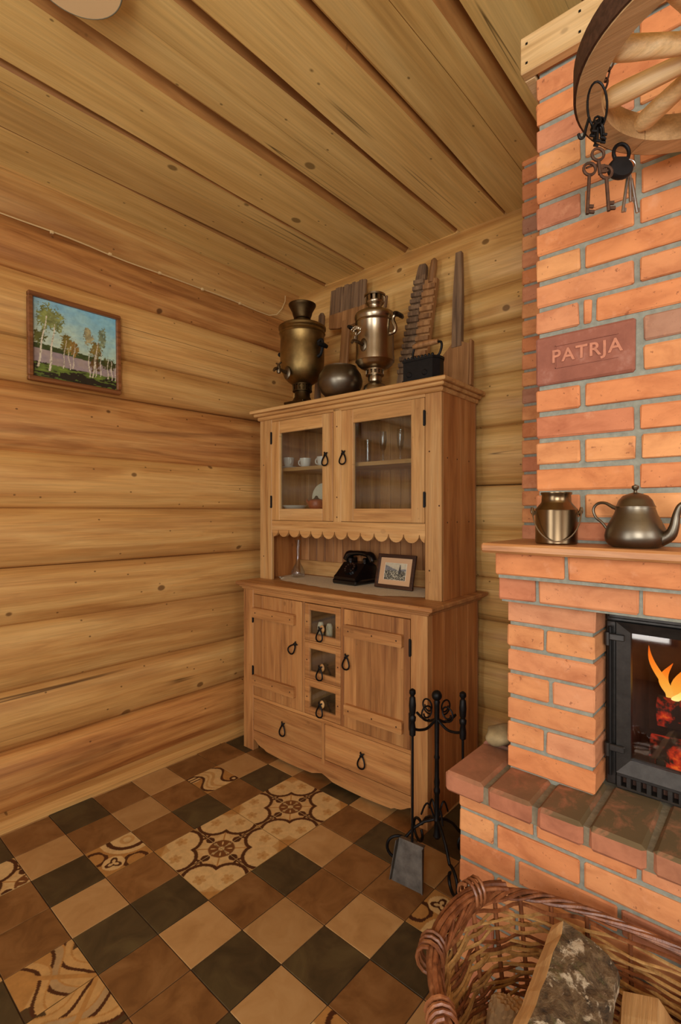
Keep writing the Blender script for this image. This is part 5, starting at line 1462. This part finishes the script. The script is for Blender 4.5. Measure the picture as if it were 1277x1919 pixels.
# ------------------------------------------------------------------ wheel chandelier with keys
WC = Vector((-0.072, 1.163, 2.27)); RO, RI, WT = 0.257, 0.211, 0.058
wh = empty('wheel_chandelier', WC, 0, 'small wooden cart wheel hung flat from chains before the chimney', 'wheel')
nf = 6
for f in range(nf):
    a0 = 2 * math.pi * f / nf + R(20); a1 = a0 + 2 * math.pi / nf - 0.006; n = 12; vs = []; fs = []
    for i in range(n + 1):
        th = a0 + (a1 - a0) * i / n
        for r, z in ((RI, 0.0), (RO, 0.0), (RO, WT), (RI, WT)): vs.append((r * math.cos(th), r * math.sin(th), z))
    for i in range(n):
        for k in range(4): l = (k + 1) % 4; fs.append((i * 4 + k, i * 4 + l, i * 4 + 4 + l, i * 4 + 4 + k))
    fs += [(0, 1, 2, 3), (n * 4 + 3, n * 4 + 2, n * 4 + 1, n * 4)]
    MB().add(vs, fs).build('felloe', M['wheel'], wh, True, 40)
mb = MB(); n = 72; vs = []; fs = []
for i in range(n):
    th = 2 * math.pi * i / n
    for r, z in ((RO + 0.0005, 0.003), (RO + 0.005, 0.003), (RO + 0.005, WT - 0.003), (RO + 0.0005, WT - 0.003)): vs.append((r * math.cos(th), r * math.sin(th), z))
for i in range(n):
    j = (i + 1) % n
    for k in range(4): l = (k + 1) % 4; fs.append((i * 4 + k, i * 4 + l, j * 4 + l, j * 4 + k))
MB().add(vs, fs).build('iron_tyre', M['rust'], wh, True, 40)
for k in range(10):
    th = R(180 + 36 * k); d = Vector((math.cos(th), math.sin(th), 0)); zz = Vector((0, 0, WT / 2))
    MB().tube([d * 0.05 + zz, d * 0.09 + zz, d * 0.17 + zz, d * 0.195 + zz, d * 0.2105 + zz], [0.017, 0.018, 0.0205, 0.020, 0.015], 14).build('spoke', M['spoke'], wh, True)
MB().lathe([(0.03, -0.05), (0.042, -0.045), (0.05, -0.01), (0.056, 0.03), (0.05, 0.07), (0.04, 0.09), (0.03, 0.095)], 24).build('hub', M['wheel'], wh, True)
def chain(parent, p0, p1, link_len=0.028, r=0.0022):
    p0, p1 = Vector(p0), Vector(p1); d = p1 - p0; n = int(d.length / (link_len * 0.72)); t = d.normalized()
    a = t.orthogonal().normalized(); b = t.cross(a)
    ring = []
    base = MB()
    for i in range(12):
        th = 2 * math.pi * i / 12; ring.append((0.007 * math.cos(th), 0, link_len / 2 * math.sin(th)))
    me = base.tube(ring, r, 6, True).mesh('chain_link', M['rust'], True, 60)
    q = t.to_track_quat('Z', 'Y')
    for i in range(n):
        o = link('chain_link', me, parent, p0 + d * ((i + 0.5) / n))
        o.rotation_mode = 'QUATERNION'; o.rotation_quaternion = q @ Euler((0, 0, R(90) * (i % 2))).to_quaternion()
for ang in (R(172), R(292), R(52)):
    chain(wh, (0.232 * math.cos(ang), 0.232 * math.sin(ang), WT), (0.01 * math.cos(ang), 0.01 * math.sin(ang), 0.70))
MB().tube([(0, 0, 0.69), (0, 0, 0.735)], 0.006, 8).build('ceiling_hook', M['iron'], wh)

def hang(name, label, cat, u, v, z, rz=0.0, group='keys hanging under the wheel'):
    p = at(u, v, 'Z', z)
    return empty(name, p, rz, label, cat, group)
def ring_pts(r, n=20, cz=0.0, sx=1.0): return [(r * sx * math.sin(2 * math.pi * i / n), 0, cz - r + r * math.cos(2 * math.pi * i / n)) for i in range(n)]
PSR = PSI
# old ring with a bunch of small keys on it
kr = hang('key_ring', 'large iron ring with a dark bunch of small keys on the wheel rim', 'key ring', 1120, 153, 2.262, PSR)
MB().tube(ring_pts(0.045, 22, 0.0, 0.42), 0.0022, 6, True).build('ring', M['iron'], kr, True)
kk = random.Random(21)
for i in range(9):
    x = kk.uniform(-0.017, 0.017); y = -0.012 + 0.003 * i
    MB().tube([(x * 0.5 + 0.006 * math.cos(t), y, -0.083 + 0.007 * math.sin(t)) for t in [k * 0.785 for k in range(8)]], 0.0022, 5, True).tube([(x * 0.6, y, -0.088 - 0.002 * (i % 3)), (x, y, -0.096), (x * 1.2, y, -0.105 - 0.004 * (i % 4))], [0.0026, 0.0022, 0.002], 6).tube([(x * 1.2 - 0.003, y, -0.103 - 0.004 * (i % 4)), (x * 1.2 + 0.006, y, -0.104 - 0.004 * (i % 4))], 0.0025, 6).build('key', M['iron'], kr, True)
MB().tube([(-0.016, 0, -0.07), (-0.022, 0, -0.09), (-0.026, 0, -0.106), (-0.033, 0, -0.108), (-0.036, 0, -0.100)], 0.0028, 6).build('hook', M['iron'], kr, True)
# rusty keys
def big_key(parent, x, z, h, tilt, name='key'):
    Mx = Matrix.Translation((x, 0, z)) @ Matrix.Rotation(tilt, 4, 'Y')
    mb = MB().tube([tuple(p) for p in ring_pts(0.0115, 14)], 0.0028, 6, True, Mx)
    mb.tube([(0, 0, -0.023), (0, 0, -h)], 0.0034, 8, False, Mx)
    mb.box(0.002, 0.013, -0.002, 0.002, -h + 0.002, -h + 0.008, 0, Mx).box(0.002, 0.011, -0.002, 0.002, -h + 0.012, -h + 0.018, 0, Mx)
    return mb.build(name, M['rust'], parent, True, 50)
k1 = hang('rusty_keys', 'three rusty old keys strung together below the dark key bunch', 'keys', 1113, 252, 2.148, PSR)
k1.location = kr.location + Vector((0, 0.0, -0.128))
big_key(k1, 0.0, 0.0, 0.05, R(-6)); big_key(k1, -0.014, -0.028, 0.098, R(3)); big_key(k1, 0.016, -0.034, 0.086, R(-4))
MB().tube([(-0.02, 0.002, -0.036), (0, 0.003, -0.03), (0.022, 0.002, -0.042)], 0.002, 6).build('wire', M['rust'], k1, True)
# padlock
pd = hang('padlock', 'round black iron padlock hanging under the wheel rim', 'padlock', 1165, 270, 2.264, PSR)
MB().tube(ring_pts(0.0205, 18, 0.0, 0.85), 0.0042, 8, True).build('shackle', M['iron'], pd, True)
MB().lathe([(0.0002, -0.010), (0.024, -0.009), (0.028, -0.004), (0.028, 0.004), (0.024, 0.009), (0.0002, 0.010)], 24, Matrix.Translation((-0.003, 0, -0.056)) @ Matrix.Diagonal((1, 1, 0.82, 1)) @ Matrix.Rotation(R(90), 4, 'X')).build('body', M['castdark'], pd, True)
MB().box(-0.019, 0.014, -0.009, 0.009, -0.043, -0.032, 0.003).build('collar', M['castdark'], pd)
# steel key bunch
k2 = hang('steel_keys', 'three slim steel keys on a thin ring below the padlock', 'keys', 1180, 284, 2.262, PSR)
MB().tube([(0, 0, 0.006), (0.001, 0, -0.020)], 0.0008, 5).build('wire', M['steel'], k2)
MB().tube(ring_pts(0.0145, 20, -0.018), 0.0012, 6, True).build('ring', M['steel'], k2, True)
for x0, t, h in ((-0.006, R(8), 0.098), (0.002, R(-2), 0.070), (0.009, R(-10), 0.094)):
    Mx = Matrix.Translation((x0 * 0.6, 0.004 * x0 / 0.006, -0.044)) @ Matrix.Rotation(t, 4, 'Y')
    MB().tube([(0, 0, 0.004), (0, 0, -0.018), (0, 0, -0.02), (0, 0, -h)], [0.002, 0.002, 0.0038, 0.0036], 8, False, Mx).box(0.0, 0.007, -0.0015, 0.0015, -h + 0.001, -h + 0.010, 0, Mx).build('key', M['steel'], k2, True, 50)

# ------------------------------------------------------------------ firewood basket
BC = Vector((-0.135, 1.025, 0.0)); BA, BB, BZ = 0.420, 0.288, 0.500
bk = empty('wicker_basket', BC, 0, 'large oval wicker basket of firewood standing before the hearth', 'basket')
def rim_xy(th, s=1.0):
    e = 2 / 2.35
    c, q = math.cos(th), math.sin(th)
    return BA * s * math.copysign(abs(c) ** e, c), BB * s * math.copysign(abs(q) ** e, q)
def scale_at(z): return 0.74 + 0.26 * min(1.0, (z / BZ)) ** 0.6
def rim_z(th): return BZ + 0.018 * math.cos(2 * th)
NSK = 28
for k in range(NSK):
    th = 2 * math.pi * k / NSK + 0.03; pts = []
    for i in range(9):
        z = 0.012 + (rim_z(th) - 0.012) * i / 8; x, y = rim_xy(th, scale_at(z)); pts.append((x, y, z))
    MB().tube(pts, 0.0052, 6).build('stake', M['willowred'], bk, True)
wr = random.Random(12); z = 0.016; row = 0
while z < BZ - 0.016:
    n = NSK * 4; pts = []; ph = wr.uniform(0, 6.28); wv = wr.uniform(0.001, 0.005); tilt = wr.uniform(-0.006, 0.006)
    for i in range(n):
        th = 2 * math.pi * i / n + 0.03
        zz = z * rim_z(th) / BZ + wv * math.sin(3 * th + ph) + 0.002 * math.sin(17 * th + ph * 2) + tilt * math.cos(th)
        s = scale_at(zz); x, y = rim_xy(th, s)
        off = 0.0075 * math.cos(NSK / 2 * (th - 0.03)) * (1 if row % 2 else -1)
        nrm = Vector((x / BA ** 2, y / BB ** 2, 0)).normalized()
        pts.append((x + nrm.x * off, y + nrm.y * off, max(0.007, zz)))
    MB().tube(pts, wr.uniform(0.0030, 0.0044), 5, True).build('weaver', M['willow'] if wr.random() < 0.7 else M['willowred'], bk, True)
    row += 1
    z += wr.uniform(0.0072, 0.0092) if z < 0.43 else wr.uniform(0.010, 0.014)
for k in range(6):                     # braided border
    pts = []; n = 200; ph = 2 * math.pi * k / 6
    for i in range(n):
        th = 2 * math.pi * i / n; x, y = rim_xy(th, 1.0); nrm = Vector((x / BA ** 2, y / BB ** 2, 0)).normalized()
        fat = 0.0055 + 0.006 * max(0, math.cos(th - math.pi)) ** 2
        w = 9 * th + ph + 0.5 * math.sin(5 * th + k)
        pts.append((x + nrm.x * fat * math.cos(w), y + nrm.y * fat * math.cos(w), rim_z(th) + fat * math.sin(w)))
    MB().tube(pts, 0.0042 + 0.0005 * (k % 3), 6, True).build('rim_strand', M['willowred'], bk, True)
for k in range(6):                     # bundle of rods bound to the left end as a handle
    pts = []
    for i in range(15):
        t = i / 14; th = R(150 + 80 * t); x, y = rim_xy(th, 1.02)
        a = 2 * math.pi * k / 6 + 3.2 * t
        rr = 0.0105
        pts.append((x + rr * math.cos(a), y, rim_z(th) + 0.012 + 0.008 * math.sin(math.pi * t) + rr * math.sin(a)))
    MB().tube(pts, 0.0055, 6).build('handle_rod', M['willowred'], bk, True)
for th in (R(165), R(198), R(222)):
    x, y = rim_xy(th, 1.03); c = Vector((x, y, rim_z(th) + 0.012)); tg = Vector((-math.sin(th), math.cos(th), 0)); nn = Vector((math.cos(th), math.sin(th), 0))
    pts = [c + tg * (0.0045 * i / 4 - 0.012) + nn * 0.026 * math.cos(2 * math.pi * i / 12) + Vector((0, 0, 0.030 * math.sin(2 * math.pi * i / 12))) for i in range(40)]
    MB().tube(pts, 0.0042, 6).build('binding', M['willowred'], bk, True)
MB().prism([rim_xy(2 * math.pi * i / 40, 0.76) for i in range(40)], 'Z', 0.001, 0.010).build('bottom', M['willow'], bk)

def firewood(p0, p1, sect, label, seed, roll=0.0, bark_edges=()):
    """split billet; sect: cross-section polygon; bark_edges: edges that carry bark"""
    p0, p1 = Vector(p0), Vector(p1); d = p1 - p0; Ln = d.length; y = d.normalized()
    x = y.cross(Vector((0, 0, 1))).normalized(); zz = x.cross(y)
    Mx = Matrix((x, y, zz)).transposed().to_4x4(); Mx.translation = p0
    Mx = Mx @ Matrix.Rotation(roll, 4, 'Y')
    rr = random.Random(seed); n = 10; m = len(sect); vs = []
    ph = [rr.uniform(0, 6.28) for _ in range(m)]
    for i in range(n + 1):
        for k, (a, b) in enumerate(sect):
            amp = 0.0035 if k in bark_edges else 0.0015
            q = 1 + (0.02 * math.sin(i * 0.9 + ph[k]))
            vs.append((a * q + rr.uniform(-amp, amp), Ln * i / n + (rr.uniform(-.004, .004) if i in (0, n) else 0), b * q + rr.uniform(-amp, amp)))
    mb = MB()
    for k in range(m):
        l = (k + 1) % m; mb.mi = 1 if k in bark_edges else 0
        base = len(mb.v)
        q = []
        for i in range(n + 1): q += [vs[i * m + k], vs[i * m + l]]
        mb.add(q, [(2 * i, 2 * i + 1, 2 * i + 3, 2 * i + 2) for i in range(n)])
    mb.mi = 0
    mb.add([vs[k] for k in range(m)], [tuple(range(m))]); mb.add([vs[n * m + k] for k in range(m)], [tuple(range(m - 1, -1, -1))])
    me = mb.mesh('firewood', [M['split'], M['bark']])
    bm = bmesh.new(); bm.from_mesh(me); bmesh.ops.remove_doubles(bm, verts=bm.verts, dist=1e-5); bmesh.ops.recalc_face_normals(bm, faces=bm.faces); bm.to_mesh(me); bm.free()
    o = link('firewood', me); o.matrix_world = Mx
    return tag(o, label, 'firewood', 'billets in the basket')
quarter = [(-0.074, 0.026), (-0.050, 0.044), (-0.020, 0.041), (0.010, 0.034), (0.038, 0.024), (0.060, 0.010), (0.066, -0.012), (0.04, -0.050), (-0.04, -0.05), (-0.072, -0.01)]
half = [(-0.078, -0.012), (-0.070, 0.022), (-0.045, 0.040), (-0.015, 0.050), (0.02, 0.050), (0.05, 0.038), (0.070, 0.014), (0.074, -0.01), (0.03, -0.05), (-0.04, -0.045)]
firewood((-0.275, 0.80, 0.520), (-0.325, 1.19, 0.462), quarter, 'billet with dark lichened bark, largest in the basket', 1, R(4), (1, 2, 3, 4, 5))
tri = [(-0.048, -0.035), (0.045, -0.045), (0.052, 0.012), (0.004, 0.046), (-0.052, 0.020)]
firewood((-0.156, 0.84, 0.455), (-0.202, 1.18, 0.412), tri, 'pale split billet lying right beside the barked one', 2, R(12), ())
firewood((-0.012, 0.86, 0.462), (-0.068, 1.175, 0.436), half, 'split billet at the right end of the basket with its flat face up', 3, R(172), (1, 2, 3, 4, 5, 6))
firewood((-0.40, 0.93, 0.28), (0.10, 1.0, 0.27), half, 'billet lying crosswise underneath the barked one', 4, 0.2, (1, 2, 3, 4, 5, 6))
firewood((-0.38, 1.12, 0.285), (0.10, 1.13, 0.29), tri, 'pale billet lying crosswise beneath at the basket back', 5, 0.4, ())
firewood((-0.34, 0.935, 0.09), (0.07, 0.935, 0.09), half, 'barked billet at the very bottom of the basket front', 6, 0.1, (1, 2, 3, 4, 5, 6))
firewood((-0.34, 1.105, 0.10), (0.07, 1.11, 0.10), half, 'barked billet at the very bottom of the basket back', 7, 0.3, (1, 2, 3, 4, 5, 6))
# crumpled paper
bm = bmesh.new(); bmesh.ops.create_icosphere(bm, subdivisions=4, radius=1.0); pr2 = random.Random(3)
dirs = [(Vector((pr2.gauss(0, 1), pr2.gauss(0, 1), pr2.gauss(0, 1))).normalized(), pr2.uniform(0.5, 0.95)) for _ in range(46)]
for v in bm.verts:
    n_ = v.co.normalized(); r = min((h / max(0.05, n_.dot(d)) for d, h in dirs if n_.dot(d) > 0.05), default=1.0)
    r = min(r, 1.15) + 0.05 * math.sin(n_.x * 17 + n_.z * 11) * math.sin(n_.y * 14)
    v.co = n_ * r
    v.co.x *= 0.062; v.co.y *= 0.055; v.co.z *= 0.12
me = bpy.data.meshes.new('crumpled_paper'); bm.to_mesh(me); bm.free(); me.materials.append(M['paper'])
o = link('crumpled_paper', me, None, (-0.455, 1.055, 0.335), (R(18), R(12), R(30))); tag(o, 'crumpled brown paper stuffed in the left end of the basket', 'paper')

# ------------------------------------------------------------------ round glass ceiling lamp at the top of the frame
lp = at(140, 29, 'Z', 2.955); dd_ = Vector((-lp.x, -lp.y, 0)).normalized(); lc = lp + dd_ * 0.125
lamp = empty('ceiling_lamp', (lc.x, lc.y, 2.955), 0, 'flat round glass ceiling lamp with a grey-green rim', 'lamp')
MB().lathe([(0.0002, 0.0), (0.122, 0.0), (0.122, 0.006), (0.0002, 0.006)], 48).build('glass_disc', plain('frosted_lamp_glass', lin(228, 198, 148), 0.2), lamp, True)
MB().tube([(0.1235 * math.cos(2 * math.pi * i / 48), 0.1235 * math.sin(2 * math.pi * i / 48), 0.003) for i in range(48)], 0.0035, 8, True).build('rim', plain('glass_edge', lin(120, 122, 104), 0.2), lamp, True)
MB().lathe([(0.05, 0.0062), (0.055, 0.04), (0.06, 0.062), (0.0002, 0.063)], 24).build('mount', M['steel'], lamp, True)
